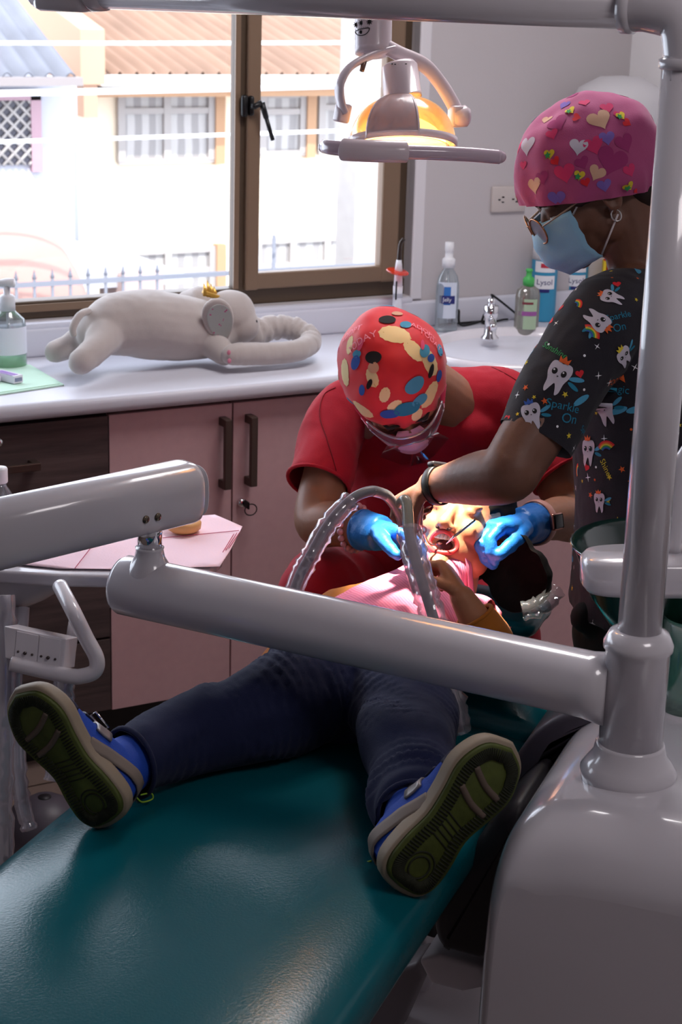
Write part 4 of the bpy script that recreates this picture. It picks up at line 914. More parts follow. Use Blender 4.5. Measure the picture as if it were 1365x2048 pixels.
# head
hx = Lp(806, 294)          # rim centre
axU = (CU*.97+CF*.02).normalized(); axR = CR; axF = axR.cross(axU).normalized()
def dome(bm, r0, hh, x0, x1, n=14, m=30, thick=.003, z0=0):
    """part of the dome between azimuth angles x0..x1 (0 = towards the viewer)"""
    G = []
    for i in range(n+1):
        t_ = i/n*PI/2*.93; row = []
        for j in range(m+1):
            p = x0+(x1-x0)*j/m
            row.append(bm.verts.new(hx+(axR*math.sin(p)+(-CF+axU*CF.dot(axU)).normalized()*math.cos(p)*.9)*r0*math.cos(t_)**.8+axU*(z0+hh*math.sin(t_))))
        G.append(row)
    for i in range(n):
        for j in range(m): bm.faces.new((G[i][j], G[i][j+1], G[i+1][j+1], G[i+1][j]))
    shell(bm, thick)
RD, HD = .089, .084
bm = BM(); dome(bm, RD*1.02, HD, -.75, .28); dome(bm, RD*1.02, HD, PI-.5, PI+.5); obj('head_cover', bm, M_lamp, ll)
bm = BM(); dome(bm, RD*.985, HD*.97, -PI, PI, m=60, thick=.002); obj('side_windows', bm, clear_mat('amber_plastic', (255, 236, 200), .3, .10), ll)
bm = BM(); tube(bm, [hx+axU*(.0), hx+axU*.012], [RD*1.0, RD*1.01], 40, cap=False, hint=axR, flat=(1, .9)); shell(bm, .003); obj('head_rim', bm, M_lamp, ll)
bm = BM(); tube(bm, [Lp(808, 200), Lp(806, 196), Lp(800, 132), Lp(799, 126)], [.032, .0315, .029, .024], 28); obj('neck', bm, M_lamp, ll)
bm = BM()
for i in range(5): box(bm, Lp(784+i*7, 129+abs(i-2)*-.6, -.027), (.003, .003, .0015))
obj('vent_slot', bm, M_black, ll, smooth=False)
bm = BM(); G = []
for i in range(9):
    t_ = i/8; G.append((.068*(1-t_**2.2)+.003, -.002+.055*t_))
lathe(bm, [(r_, h_) for r_, h_ in G], hx+axU*.002, axU, 36); clip_ = None; o = obj('reflector', bm, mat('warm_reflector', (255, 226, 176), .35, emit=(255, 220, 150), es=5.0), ll)
bm = BM(); ell(bm, hx+axU*.018, .012, .012, .016); obj('bulb', bm, mat('bulb', (255, 240, 200), .3, emit=(255, 214, 140), es=60), ll)
bm = BM(); lathe(bm, [(0, -.007), (.05, -.006), (.072, -.002), (.076, .0), (0, .0)], hx, axU, 36); obj('lens_cover', bm, clear_mat('frosted_lens', (255, 240, 214), .4, .12), ll)
# handle bar with its wide centre cover
bm = BM(); band(bm, [Lp(650, 293, -.05), Lp(670, 296, -.085), Lp(735, 302, -.10), Lp(850, 305, -.09), Lp(940, 309, -.07), Lp(1000, 314, -.055)], axU, .0115, .010); ell(bm, Lp(650, 294, -.05), .011, .010, .010); ell(bm, Lp(1000, 314, -.055), .011, .010, .010); obj('handle_bar', bm, mat('handle_lilac', (196, 176, 190), .22, coat=.6), ll)
bm = BM(); band(bm, [Lp(688, 299, -.093), Lp(700, 300, -.098), Lp(745, 302, -.104), Lp(795, 303, -.101), Lp(812, 303, -.097)], axU, .0175, .014); obj('handle_cover', bm, M_lamp, ll)
tgt = at(884, 1112, 3.02); lsrc = hx-axU*.024+CF*.03
lt = add_light('operating_light_beam', 'SPOT', lsrc, tgt-lsrc, 190, (1.0, .88, .74), spot_size=math.radians(30), spot_blend=.75); lt.data.shadow_soft_size = .02
lt.parent = None
lt2 = add_light('operating_light_bulb', 'POINT', hx+axU*.040, (0, 0, -1), 2.0, (1.0, .70, .38)); lt2.data.shadow_soft_size = .012
# ------------------------------------------------------------------ people: shared builders
def mat_skin(name, c, r=.5):
    return mat(name, c, r, var=.06, vscale=30, sss=.08, bump=.12, bscale=500)
def hand(bm, W0, f, n, s, L, curls, thumb=None, spread=.06, kr=1.0):
    """W0 wrist, f finger direction, n palm side (fingers curl that way), s thumb side, L hand length"""
    f = f.normalized(); n = (n-n.dot(f)*f).normalized(); s = (s-s.dot(f)*f-s.dot(n)*n).normalized()
    k = L/.18
    # palm
    secs = []
    for t, wd, th in ((-.01, .026, .019), (.012, .029, .018), (.04, .037, .0165), (.065, .041, .0145), (.084, .040, .012), (.093, .036, .009)):
        secs.append((W0+f*t*k, s*wd*k*kr, n*th*k*kr))
    loft(bm, secs, 24, 2.5)
    ell(bm, W0+f*.035*k+s*.022*k+n*.008*k, .026*k, .016*k, .014*k, (f, s, n))
    F_ = []
    for i, (off, ln, rr) in enumerate(((.030, .072, .0088), (.010, .080, .0091), (-.011, .075, .0087), (-.030, .060, .0078))):
        c = curls[i]; c = c if isinstance(c, (tuple, list)) else (c, c*1.1, c*.8)
        b = W0+f*(.086-.006*abs(i-1))*k+s*off*k; d0 = (f+s*spread*(1.5-i)).normalized(); pts = [(b-f*.02*k, rr*1.1*k)]; a = 0; p = b; pts.append((p, rr*1.12*k))
        for j, fr in enumerate((.45, .30, .25)):
            a += c[j]; dd = d0*math.cos(a)+n*math.sin(a); p = p+dd*ln*fr*k; pts.append((p, rr*(1.02-.1*j)*k))
        chain(bm, pts, 14); F_.append(pts)
    if thumb:
        t1, t2 = thumb
        b = W0+f*.022*k+s*.028*k+n*.006*k
        d1 = (f*t1[0]+s*t1[1]+n*t1[2]).normalized(); d2 = (f*t2[0]+s*t2[1]+n*t2[2]).normalized()
        p1 = b+d1*.038*k; p2 = p1+(d1+d2).normalized()*.030*k; p3 = p2+d2*.024*k
        chain(bm, [(b, .0135*k), (p1, .0115*k), (p2, .0105*k), (p3, .0088*k)], 14); F_.append([(b, 0), (p1, 0), (p2, 0), (p3, 0)])
    return F_
def head(bm, c, f, u, k=1.0, nose=True, mouth_open=False):
    """adult head, c = centre between the ears; f = face direction, u = crown direction"""
    f = f.normalized(); u = (u-u.dot(f)*f).normalized(); r = f.cross(u)
    P = lambda x, y, z: c+r*x*k+f*y*k+u*z*k
    ax = (r, f, u)
    ell(bm, P(0, -.008, .038), .076*k, .094*k, .086*k, ax, 28, 18)
    ell(bm, P(0, .035, -.01), .064*k, .062*k, .075*k, ax, 24, 16)
    ell(bm, P(0, .040, -.055), .052*k, .055*k, .050*k, ax, 24, 16)
    ell(bm, P(0, .074, -.088), .024*k, .020*k, .020*k, ax)
    for sx in (-1, 1):
        ell(bm, P(sx*.036, .066, -.022), .026*k, .026*k, .026*k, ax); ell(bm, P(sx*.030, .084, .022), .024*k, .012*k, .009*k, ax)
        ell(bm, P(sx*.045, .01, -.055), .020*k, .035*k, .030*k, ax)
        # ear: rim and lobe
        e = P(sx*.078, -.006, -.004); tube(bm, [e+(f*math.cos(t)*.014+u*math.sin(t)*.026+r*sx*.006)*k for t in [2*PI*i/14 for i in range(14)]], .0045*k, 8, closed=True)
        ell(bm, e+r*sx*.002*k, .004*k, .013*k, .024*k, ax); ell(bm, P(sx*.077, .002, -.030), .005*k, .008*k, .009*k, ax)
    if nose:
        chain(bm, [(P(0, .092, .012), .0085*k), (P(0, .103, -.010), .0095*k), (P(0, .113, -.030), .0125*k)], 14)
        for sx in (-1, 1): ell(bm, P(sx*.0115, .103, -.034), .0085*k, .010*k, .0075*k, ax)
    if not mouth_open:
        ell(bm, P(0, .096, -.058), .022*k, .009*k, .006*k, ax); ell(bm, P(0, .094, -.069), .019*k, .009*k, .006*k, ax)
    return P, ax
def eyes(par, P, ax, k, open_=True, col=(60, 40, 30)):
    for sx in (-1, 1):
        e = P(sx*.031, .083, .004); bm = BM(); ell(bm, e, .0125*k, .0105*k, .0085*k, ax)
        obj('eyeball', bm, mat('eye_white', (200, 192, 188), .3), par)
        bm = BM(); ell(bm, e+(ax[1]*.008-ax[2]*.004)*k, .0058*k, .004*k, .0055*k, ax); obj('iris', bm, mat('iris_brown', col, .2), par)
        bm = BM(); tube(bm, catmull([P(sx*.047, .078, .024), P(sx*.036, .096, .031), P(sx*.024, .098, .031), P(sx*.014, .097, .026)], 4), [.0016*k, .003*k, .0032*k, .002*k], 8); obj('eyebrow', bm, mat('brow_dark', (30, 22, 20), .8), par)
def ears_lid(bm, P, ax, k):
    for sx in (-1, 1): ell(bm, P(sx*.031, .083, .009), .0145*k, .0125*k, .0085*k, ax)
def folds(amp, sc_, seed=0, stretch=(1, 1, 1)):
    def fn(p):
        q = V((p.x*stretch[0], p.y*stretch[1], p.z*stretch[2]))*sc_+V((seed, seed*2, 0))
        w_ = V((nz(q*.5), nz(q*.5+V((5, 0, 0))), 0))*1.2
        return amp*((1-abs(noise.noise(q+w_))*2.2)*.7+noise.noise(q*2.3)*.4)
    return fn
def cloth_mat(name, c, **k):
    return mat(name, c, .88, sheen=.06, bump=.35, bscale=700, **k)
def ruled(bm, rings):
    """open strip surface through equally long point rows"""
    R_ = [[bm.verts.new(V(p)) for p in row] for row in rings]
    for a, b in zip(R_, R_[1:]):
        for i in range(len(a)-1): bm.faces.new((a[i], a[i+1], b[i+1], b[i]))
def hem_ring(bm, c, ax, rad, r=.003):
    a, b = frame_of(ax); tube(bm, [c+(a*math.cos(t)+b*math.sin(t))*rad for t in [2*PI*i/30 for i in range(30)]], r, 8, closed=True)
def cap_mesh(P, ax, k, rx, ry, rz, cz, band_n, band_z, cy=-.01, wr=.0025, seed=0):
    """cloth surgical cap: dome over the skull, clipped at the band plane"""
    bm = BM(); c = P(0, cy, cz); ell(bm, c, rx*k, ry*k, rz*k, ax, 72, 44)
    cv = P(0, 0, band_z); nn = (ax[1]*band_n[1]+ax[2]*band_n[2]).normalized()
    def fn(p):
        d = (p-cv).dot(nn); q = p-c; an = math.atan2(q.dot(ax[0]), q.dot(ax[1]))
        g = max(0, 1-abs(d)/(.05*k)); return wr*k/1.0*(g*math.sin(an*17+2*math.sin(an*3))*.6+1.6*nz(p+V((seed, 0, 0)), 13)+.8*nz(p+V((seed, 3, 0)), 30))
    displace(bm, fn); clip(bm, cv, -nn)
    return bm, cv, nn
# prints -------------------------------------------------------------
K_ = lambda n, c: mat('print_'+n, c, .8)
PK = dict(cream=K_('cream', (236, 214, 160)), aqua=K_('aqua', (70, 150, 186)), blue=K_('blue', (44, 84, 168)), pink=K_('pink', (222, 84, 124)), black=K_('black', (20, 16, 20)), white=K_('white', (216, 208, 214)), red=K_('red', (206, 30, 44)), yellow=K_('yellow', (214, 190, 50)), orange=K_('orange', (222, 96, 40)), green=K_('green', (50, 150, 84)), teal=K_('teal', (26, 120, 150)), lav=K_('lavender', (122, 96, 176)), sand=K_('sand', (206, 164, 138)), rose=K_('rose', (206, 50, 104)), plum=K_('plum', (152, 44, 104)), lightp=K_('light_pink', (244, 150, 170)), grey=K_('grey', (196, 190, 204)))
def leaf(r=1, n=30, seed=0):
    return [((r*(1-.10*abs(math.sin(6*t+seed)))*math.sin(t))*.62, r*(1-.08*abs(math.sin(5*t)))*math.cos(t)) for t in [2*PI*i/n for i in range(n)]]
def leafprint(): return [(leaf(1), PK['cream']), ([(-.02, -.95), (.02, -.95), (.015, .7), (-.015, .7)], mat('print_vein', (190, 150, 80), .8))]
def spot(c, n=20, sy=.7): return [(circ(0, 0, 1, n, sy), PK[c])]
def TOOTH(crown='orange'):
    body_ = [(-.62, .55), (-.5, .82), (-.2, .86), (0, .78), (.2, .86), (.5, .82), (.64, .55), (.6, .15), (.46, -.25), (.42, -.75), (.26, -.95), (.14, -.6), (0, -.34), (-.14, -.6), (-.30, -.95), (-.44, -.72), (-.46, -.25), (-.6, .15)]
    body_ = [(p.x, p.y) for p in catmull([V((x, y, 0)) for x, y in body_], 3, closed=True)]
    s_ = [([(x+.62, y*.8+.2) for x, y in circ(.35, .15, .42, 14, .38, .5)], PK['aqua']), (circ(.95, -.1, .34, 12, .35, -.3), PK['teal']), (body_, PK['grey'])]
    for ex in (-.26, .26): s_ += [(circ(ex, .28, .15, 14, 1.2), PK['black']), (circ(ex-.05, .34, .05, 8), PK['white'])]
    s_ += [(circ(0, .06, .05, 10, .6), PK['black']), ([(-.26, .82), (-.3, 1.16), (-.12, 1.0), (0, 1.24), (.12, 1.0), (.3, 1.16), (.26, .82)], PK[crown])]
    return s_
def RAINBOW():
    out = []
    for i, c in enumerate(('red', 'orange', 'yellow', 'green', 'blue')):
        r0, r1 = 1-.13*i, .87-.13*i
        out.append(([(r0*math.cos(PI*t/14), r0*math.sin(PI*t/14)) for t in range(3, 13)]+[(r1*math.cos(PI*t/14), r1*math.sin(PI*t/14)) for t in range(12, 2, -1)], PK[c]))
    return out
def TXT(s, c): return [(('text', s), PK[c])]
def scatter(sk, shapes, n, dmin, seed=1, sizes=(1, 1), ok=None, avoid=()):
    rnd = random.Random(seed); fs = [f for f in sk.bm.faces]; wts = [f.calc_area() for f in fs]; got = list(avoid); tries = 0; cnt = 0
    pick = rnd.choices(range(len(fs)), wts, k=n*30)
    for i in pick:
        f = fs[i]; c = f.calc_center_median()
        if ok and not ok(c, f.normal): continue
        if any((c-g).length < dmin for g in got): continue
        got.append(c.copy()); sh, sz = shapes[cnt % len(shapes)]; sk.stamp(c.copy(), f.normal.copy(), rnd.uniform(-.7, .7), sh, sz*rnd.uniform(*sizes)); cnt += 1
        if cnt >= n: break
    return got
# ------------------------------------------------------------------ the dentist (red scrubs, behind the head of the chair)
SK1 = mat_skin('skin_tan', (156, 108, 86)); SK2 = mat_skin('skin_brown', (110, 73, 57)); SK3 = mat_skin('skin_child', (176, 118, 84))
M_red = cloth_mat('red_cotton', (176, 14, 40)); M_glove = mat('blue_nitrile', (34, 112, 196), .38, bump=.3, bscale=300)
dn = thing('person', 'person in red scrubs and patterned red cap with pink face mask, bent over the child', 'person', at(850, 1180, 3.45)*1.0)
WLOC[dn] = V((WLOC[dn].x, WLOC[dn].y, 0)); dn.location = WLOC[dn]
down = V((0, 0, -1)); toC = V((-CF.x, -CF.y, 0)).normalized()
RR = V((CR.x, CR.y, 0)).normalized()
# head frame: face turned down and slightly to the right of the image
hf = (down*.80+toC*.52+RR*.26).normalized(); hu = (toC*.80+V((0, 0, 1))*.60-RR*.16).normalized()
hc = at(792, 758, 3.20); kd = 1.0
bm = BM(); Pd, axd = head(bm, hc, hf, hu, kd); ears_lid(bm, Pd, axd, kd)
nb = at(925, 830, 3.36)
chain(bm, limb([(Pd(0, -.03, -.03), .055), ((Pd(0, -.03, -.03)+nb)/2+V((0, 0, .01)), .055), (nb, .06)]))
shL, shR = at(682, 838, 3.34), at(1050, 836, 3.34)
loft(bm, [(at(858, 1170, 3.46), RR*.10, toC*.08), (at(862, 1000, 3.44), RR*.11, toC*.085), (at(870, 880, 3.40), RR*.135, toC*.075), (at(885, 818, 3.38), RR*.10, toC*.05)], 28)
chain(bm, [(nb, .055), (shL, .045)]); chain(bm, [(nb, .055), (shR, .045)])
elL, wrL = at(633, 1040, 3.24), at(748, 1064, 3.12)
elR, wrR = at(1150, 1030, 3.28), at(1052, 1050, 3.13)
chain(bm, limb([(shL, .047), (shL.lerp(elL, .5), .046), (elL, .042), (elL.lerp(wrL, .35), .042), (elL.lerp(wrL, .8), .031), (wrL, .028)]))
chain(bm, limb([(shR, .047), (shR.lerp(elR, .5), .046), (elR, .044), (elR.lerp(wrR, .35), .041), (elR.lerp(wrR, .8), .031), (wrR, .028)]))
# hands (under the gloves)
gl_tgt = at(862, 1096, 3.03)
fL = (gl_tgt-wrL).normalized(); nL = (down*.7-toC*.2+RR*.1)
hL = dict(W0=wrL+fL*.012, f=fL, n=(down*.6+toC*.75), s=(toC*.5+V((0, 0, .6))), L=.178, spread=.02, curls=((.25, .6, .5), (.4, .8, .5), (.6, 1.0, .6), (.7, 1.1, .6)), thumb=((.9, .4, .5), (1, -.1, .4)))
fR = (at(930, 1064, 3.03)-wrR).normalized()
hR = dict(W0=wrR+fR*.012, f=fR, n=(down*.55+toC*.45-RR*.2), s=(toC*.55+V((0, 0, .75))), L=.188, spread=.0, curls=((.55, .85, .6), (.75, 1.1, .6), (.9, 1.2, .7), (1.0, 1.3, .7)), thumb=((.9, .35, .4), (1, -.15, .5)))
hand(bm, **hL); hand(bm, **hR)
bm = remesh(bm, .0042, 3); obj('body', bm, SK1, dn)
for nm, h_, w_, e_ in (('left', hL, wrL, elL), ('right', hR, wrR, elR)):
    bm = BM(); hand(bm, **{**h_, 'kr': 1.08}); d_ = (w_-e_).normalized()
    tube(bm, [w_-d_*.032, w_-d_*.02, w_, w_+d_*.02], [.0355, .0335, .032, .031], 20)
    bm = remesh(bm, .0036, 2)
    displace(bm, lambda p: .0012+.0012*noise.noise(V((p.x*60, p.y*60, p.z*110)))+.0012*(1-2*abs(noise.noise(p*42+V((3, 3, 3))))))
    clip(bm, w_-d_*.030, -d_); obj('glove', bm, M_glove, dn)
    bm = BM(); hem_ring(bm, w_-d_*.0295, d_, .0355, .0022); obj('glove_cuff', bm, M_glove, dn)
# red scrub top
bm = BM()
loft(bm, [(at(842, 1200, 3.50), RR*.165, toC*.12), (at(850, 1110, 3.47), RR*.155, toC*.115), (at(855, 1010, 3.45), RR*.155, toC*.11), (at(862, 920, 3.42), RR*.165, toC*.105), (at(868, 850, 3.38), RR*.170, toC*.085), (at(880, 800, 3.37), RR*.125, toC*.06)], 36, 2.3)
slL, slR = at(640, 958, 3.27), at(1120, 940, 3.30)
chain(bm, limb([(at(900, 812, 3.38), .070), (at(760, 812, 3.36), .066), (at(682, 836, 3.34), .060), (slL, .0605)]))
chain(bm, limb([(at(880, 812, 3.38), .070), (at(985, 806, 3.36), .068), (at(1052, 840, 3.34), .062), (slR, .062)]))
ell(bm, at(925, 800, 3.40), .085, .07, .055); ell(bm, at(962, 862, 3.335), .06, .045, .05)
loft(bm, [(at(858, 1000, 3.40), RR*.11, toC*.08), (at(862, 950, 3.375), RR*.12, toC*.08), (at(868, 890, 3.375), RR*.11, toC*.06)], 28)
bm = remesh(bm, .0052, 5)
displace(bm, folds(.0062, 9, 2, (1, 1, .55))); displace(bm, folds(.0015, 24, 5))
dL = (slL-at(682, 836, 3.34)).normalized(); dR = (slR-at(1052, 840, 3.34)).normalized()
clip(bm, slL+dL*.012, dL) if False else None
def clip_local(bm, co, no, rad, fill=True):
    """cut only the faces near co"""
    gs = [f for f in bm.faces if (f.calc_center_median()-co).length < rad]
    vs_ = set(v for f in gs for v in f.verts); es = set(e for f in gs for e in f.edges)
    bmesh.ops.bisect_plane(bm, geom=list(vs_)+list(es)+gs, plane_co=co, plane_no=no)
    dead = [f for f in bm.faces if (f.calc_center_median()-co).length < rad+.01 and (f.calc_center_median()-co).dot(no) > 1e-4]
    bmesh.ops.delete(bm, geom=dead, context='FACES')
clip_local(bm, slL+dL*.012, dL, .1); clip_local(bm, slR+dR*.012, dR, .1)
# open neckline
sk = Skin(bm); shell_src = None
mats = sk.done(); obj('scrub_top', bm, [M_red], dn)
bm = BM(); hem_ring(bm, slL+dL*.010, dL, .0600, .0035); obj('sleeve_hem', bm, M_red, dn)
bm = BM(); hem_ring(bm, slR+dR*.010, dR, .0620, .0035); obj('sleeve_hem', bm, M_red, dn)
# seams: side seam and shoulder seam as fine cords lying on the cloth
def on_surface(tree, pts, lift=.0008):
    out = []
    for x, y in pts:
        h = tree.ray_cast(CP, ray(x, y).normalized())
        if h[0] is not None: out.append(h[0]-ray(x, y).normalized()*lift)
    return out
me_ = bpy.data.objects['scrub_top'].data; t = bmesh.new(); t.from_mesh(me_); t.transform(Matrix.Translation(WLOC[dn])); TR = BVHTree.FromBMesh(t); t.free()
for nm, pts in (('sleeve_seam', [(672, 775), (648, 790), (640, 830), (655, 880), (670, 930), (682, 985), (680, 1030)]), ('shoulder_seam', [(930, 715), (975, 730), (1020, 752), (1060, 780), (1090, 805)]), ('chest_pocket_seam', [(690, 770), (730, 778)])):
    S_ = on_surface(TR, [(p.x, p.y) for p in catmull([V((a, b, 0)) for a, b in pts], 5)])
    if len(S_) > 3: bm = BM(); tube(bm, S_, .0011, 6); obj(nm, bm, mat('seam_red', (132, 14, 30), .9), dn)
# red trousers: lap and lower legs, stool
bm = BM(); hp = at(845, 1190, 3.50)
chain(bm, limb([(hp-RR*.07, .10), (at(700, 1185, 3.40), .085), (at(640, 1180, 3.26), .075), (at(632, 1200, 3.24)+V((0, 0, -.12)), .065), (V((at(640, 1200, 3.26).x, at(640, 1200, 3.26).y, .10)), .05)]))
chain(bm, limb([(hp+RR*.07, .10), (hp+RR*.13+toC*.22, .085), (hp+RR*.13+toC*.26+V((0, 0, -.2)), .065), (V(((hp+RR*.13+toC*.24).x, (hp+RR*.13+toC*.24).y, .10)), .05)]))
bm = remesh(bm, .008, 3); displace(bm, folds(.006, 9, 4)); obj('trousers', bm, M_red, dn)
for q in (V((at(640, 1200, 3.26).x, at(640, 1200, 3.26).y, 0)), V(((hp+RR*.13+toC*.24).x, (hp+RR*.13+toC*.24).y, 0))):
    bm = BM(); chain(bm, [(q+V((0, 0, .045)), .042), (q+toC*.13+V((0, 0, .035)), .035)]); bm = remesh(bm, .007, 2); clip(bm, q, down, fill=True); obj('shoe', bm, M_white, dn)
st = thing('rolling_stool', 'low stool under the person in red scrubs', 'stool', V((hp.x, hp.y, 0)))
bm = BM(); zt_ = hp.z-.115; lathe(bm, [(0, zt_-.06), (.16, zt_-.06), (.175, zt_-.045), (.175, zt_-.015), (.16, zt_), (0, zt_)], V((hp.x, hp.y, 0)), seg=36); obj('seat', bm, M_darksh, st)
bm = BM(); lathe(bm, [(.025, .06), (.025, zt_-.05)], V((hp.x, hp.y, 0))); obj('column', bm, M_chrome, st)
for k in range(5):
    d_ = V((math.cos(k*1.2566), math.sin(k*1.2566), 0)); bm = BM(); q = V((hp.x, hp.y, 0)); tube(bm, [q+V((0, 0, .08)), q+d_*.22+V((0, 0, .055))], [.018, .013], 12); obj('leg', bm, M_chrome, st)
    bm = BM(); lathe(bm, [(0, -.012), (.022, -.012), (.024, 0), (.022, .012), (0, .012)], q+d_*.22+V((0, 0, .024)), d_.cross(V((0, 0, 1))), 20); obj('caster', bm, M_black, st)
# cap
bm, cv, nn = cap_mesh(Pd, axd, kd, .0965, .112, .108, .030, (0, -.22, 1), -.002, cy=-.012, wr=.0045, seed=3)
sk = Skin(bm)
for px, py, rot, sz, s_ in ((790, 668, 1.4, .030, 'leaf'), (745, 755, .4, .019, 'leaf'), (770, 790, -.3, .016, 'leaf'), (828, 700, .6, .024, 'leaf'), (862, 725, .5, .028, 'leaf'), (690, 745, .2, .026, 'leaf'), (725, 820, .9, .024, 'leaf'), (790, 812, -.8, .016, 'leaf'), (862, 790, -.5, .028, 'leaf'), (700, 690, .3, .018, 'leaf'), (850, 640, -.6, .020, 'leaf'), (835, 830, .2, .018, 'leaf')):
    sk.at(px, py, rot, leafprint(), sz)
for px, py, rot, sz, c in ((812, 650, .2, .012, 'aqua'), (712, 725, 1.2, .014, 'blue'), (715, 708, .4, .010, 'aqua'), (850, 702, .6, .014, 'aqua'), (862, 716, .2, .010, 'blue'), (830, 770, .6, .020, 'aqua'), (815, 818, .3, .024, 'teal'), (780, 828, .3, .018, 'blue'), (840, 800, .5, .016, 'aqua'), (725, 780, 1.4, .010, 'blue'), (695, 655, .9, .014, 'aqua'), (878, 752, 1.3, .011, 'blue'), (880, 700, .9, .012, 'aqua')):
    sk.at(px, py, rot, spot(c), sz, .0016)
for px, py, rot, sz, c, sy in ((748, 715, .1, .016, 'black', .7), (775, 640, .1, .015, 'black', .75), (845, 690, 1.1, .010, 'pink', .4), (722, 690, 1.3, .011, 'pink', .45), (862, 742, 1.2, .013, 'black', .45), (748, 735, .3, .011, 'sand', .9), (795, 628, 0, .010, 'sand', .6), (740, 768, 1.2, .010, 'black', .45)):
    sk.at(px, py, rot, spot(c, sy=sy), sz, .0019)
sk.at(702, 668, .75, TXT('ADOPT', 'lightp'), .018, .0022); sk.at(720, 684, .75, TXT('TODAY', 'lightp'), .018, .0022)
sk.at(848, 662, -.95, TXT('ADOPT', 'lightp'), .016, .0022); sk.at(862, 680, -.95, TXT('TODAY', 'lightp'), .016, .0022)
sk.at(716, 800, -.9, TXT('ALOHA', 'pink'), .012, .0016) if False else None
scatter(sk, [(leafprint(), .022), (spot('aqua'), .014), (HEART and [(HEART, PK['pink'])], .016), (spot('cream'), .012)], 26, .04, 5, ok=lambda c, n: (c-CP).normalized().dot(n) > -.1)
ms = sk.done()
obj('cap', bm, [mat('cap_red', (214, 34, 46), .62, sheen=.2)]+ms, dn, recalc=False)
bm = BM(); pts = []
for i in range(60):
    t_ = 2*PI*i/60; d_ = axd[0]*math.sin(t_)+axd[1]*math.cos(t_); d_ = (d_-nn*d_.dot(nn)).normalized(); pts.append((cv+nn*.002, d_))
T_ = BVHTree.FromBMesh((lambda b: (b.from_mesh(bpy.data.objects['cap'].data), b.transform(Matrix.Translation(WLOC[dn])), b)[2])(bmesh.new()))
ring = []
for c0, d_ in pts:
    h = T_.ray_cast(c0+nn*.003+d_*.2, -d_, .2); ring.append((h[0] if h[0] is not None else c0+d_*.09))
tube(bm, ring, .0022, 8, closed=True); obj('cap_band', bm, mat('cap_band_red', (190, 24, 44), .7), dn)
# dark hair at the nape and temples
bm = BM()
for sx in (-1, 1):
    ell(bm, Pd(sx*.071, .012, -.006), .012, .030, .022, axd)
ell(bm, Pd(0, -.075, -.012), .055, .032, .030, axd); bm = remesh(bm, .004, 2); displace(bm, lambda p: .0015*nz(p, 90)); obj('hair', bm, mat('hair_black', (22, 17, 18), .45), dn)
eyes(dn, Pd, axd, kd)
# pink mask
def mask(P, ax, k, par, m, w_=.070, tilt=0):
    bm = BM(); rows = []
    for i in range(13):
        v = i/12; z = .006-.098*v; row = []
        for j in range(25):
            u_ = (j/24-.5)*2; x = u_*w_*(1-.12*v); yy = .104-.060*abs(u_)**2.0+.014*math.sin(PI*min(1, v*1.1))*(1-u_*u_)-(.012 if v < .15 else 0)*(abs(u_) < .3)-.018*max(0, v-.75)*4*(1-abs(u_)*.3)
            pl = .0012*math.sin(v*PI*7)
            row.append(P(x, yy+.012+pl, z-.012*(1-abs(u_))*v))
        rows.append(row)
    ruled(bm, rows); shell(bm, .0012); obj('face_mask', bm, m, par)
mask(Pd, axd, kd, dn, mat('mask_pink', (236, 170, 190), .8, bump=.2, bscale=400), .080)
for sx in (-1, 1):
    for a_, b_ in (((sx*.068, .058, -.005), (sx*.080, -.004, .012)), ((sx*.060, .055, -.088), (sx*.080, -.006, -.034))):
        bm = BM(); tube(bm, [Pd(*a_), Pd(*b_)], .0012, 6); obj('ear_loop', bm, mat('elastic_white', (214, 206, 208), .7), dn)
# clear safety glasses with pink temples
gg = thing('safety_glasses', None, None)if False else None
def spec(P, x, z, y=.116): return P(x, y-.050*(abs(x)/.07)**2.4, z)
bm = BM(); rows = [[spec(Pd, -.070+.140*j/28, .026-.048*i/8-(.010*(1-abs(j/14-1)*2.2) if i == 8 and abs(j/14-1) < .45 else 0)*-1, .122) for j in range(29)] for i in range(9)]
ruled(bm, rows); shell(bm, .0015); gls = obj('safety_glasses', bm, clear_mat('goggle_clear', (236, 226, 232), .35, .06), dn)
bm = BM(); tube(bm, [spec(Pd, -.070+.140*j/28, .027, .123) for j in range(29)], .0026, 8); tube(bm, [spec(Pd, -.070+.140*j/28, -.022+(.010*(1-abs(j/14-1)*2.2) if abs(j/14-1) < .45 else 0), .123) for j in range(29)], .0018, 8)
o = obj('glasses_rim', bm, clear_mat('goggle_rim', (210, 190, 200), .6, .4), None, loc=tuple(WLOC[gls])); o.parent = gls; o.location = (0, 0, 0)
for sx in (-1, 1):
    bm = BM(); tube(bm, [spec(Pd, sx*.070, .012, .122), Pd(sx*.082, .04, .012), Pd(sx*.082, -.02, .008)], [.0030, .0028, .0022], 8, flat=(1.6, .7)); o = obj('temple_arm', bm, mat('temple_pink', (226, 70, 110), .35), None, loc=tuple(WLOC[gls])); o.parent = gls; o.location = (0, 0, 0)
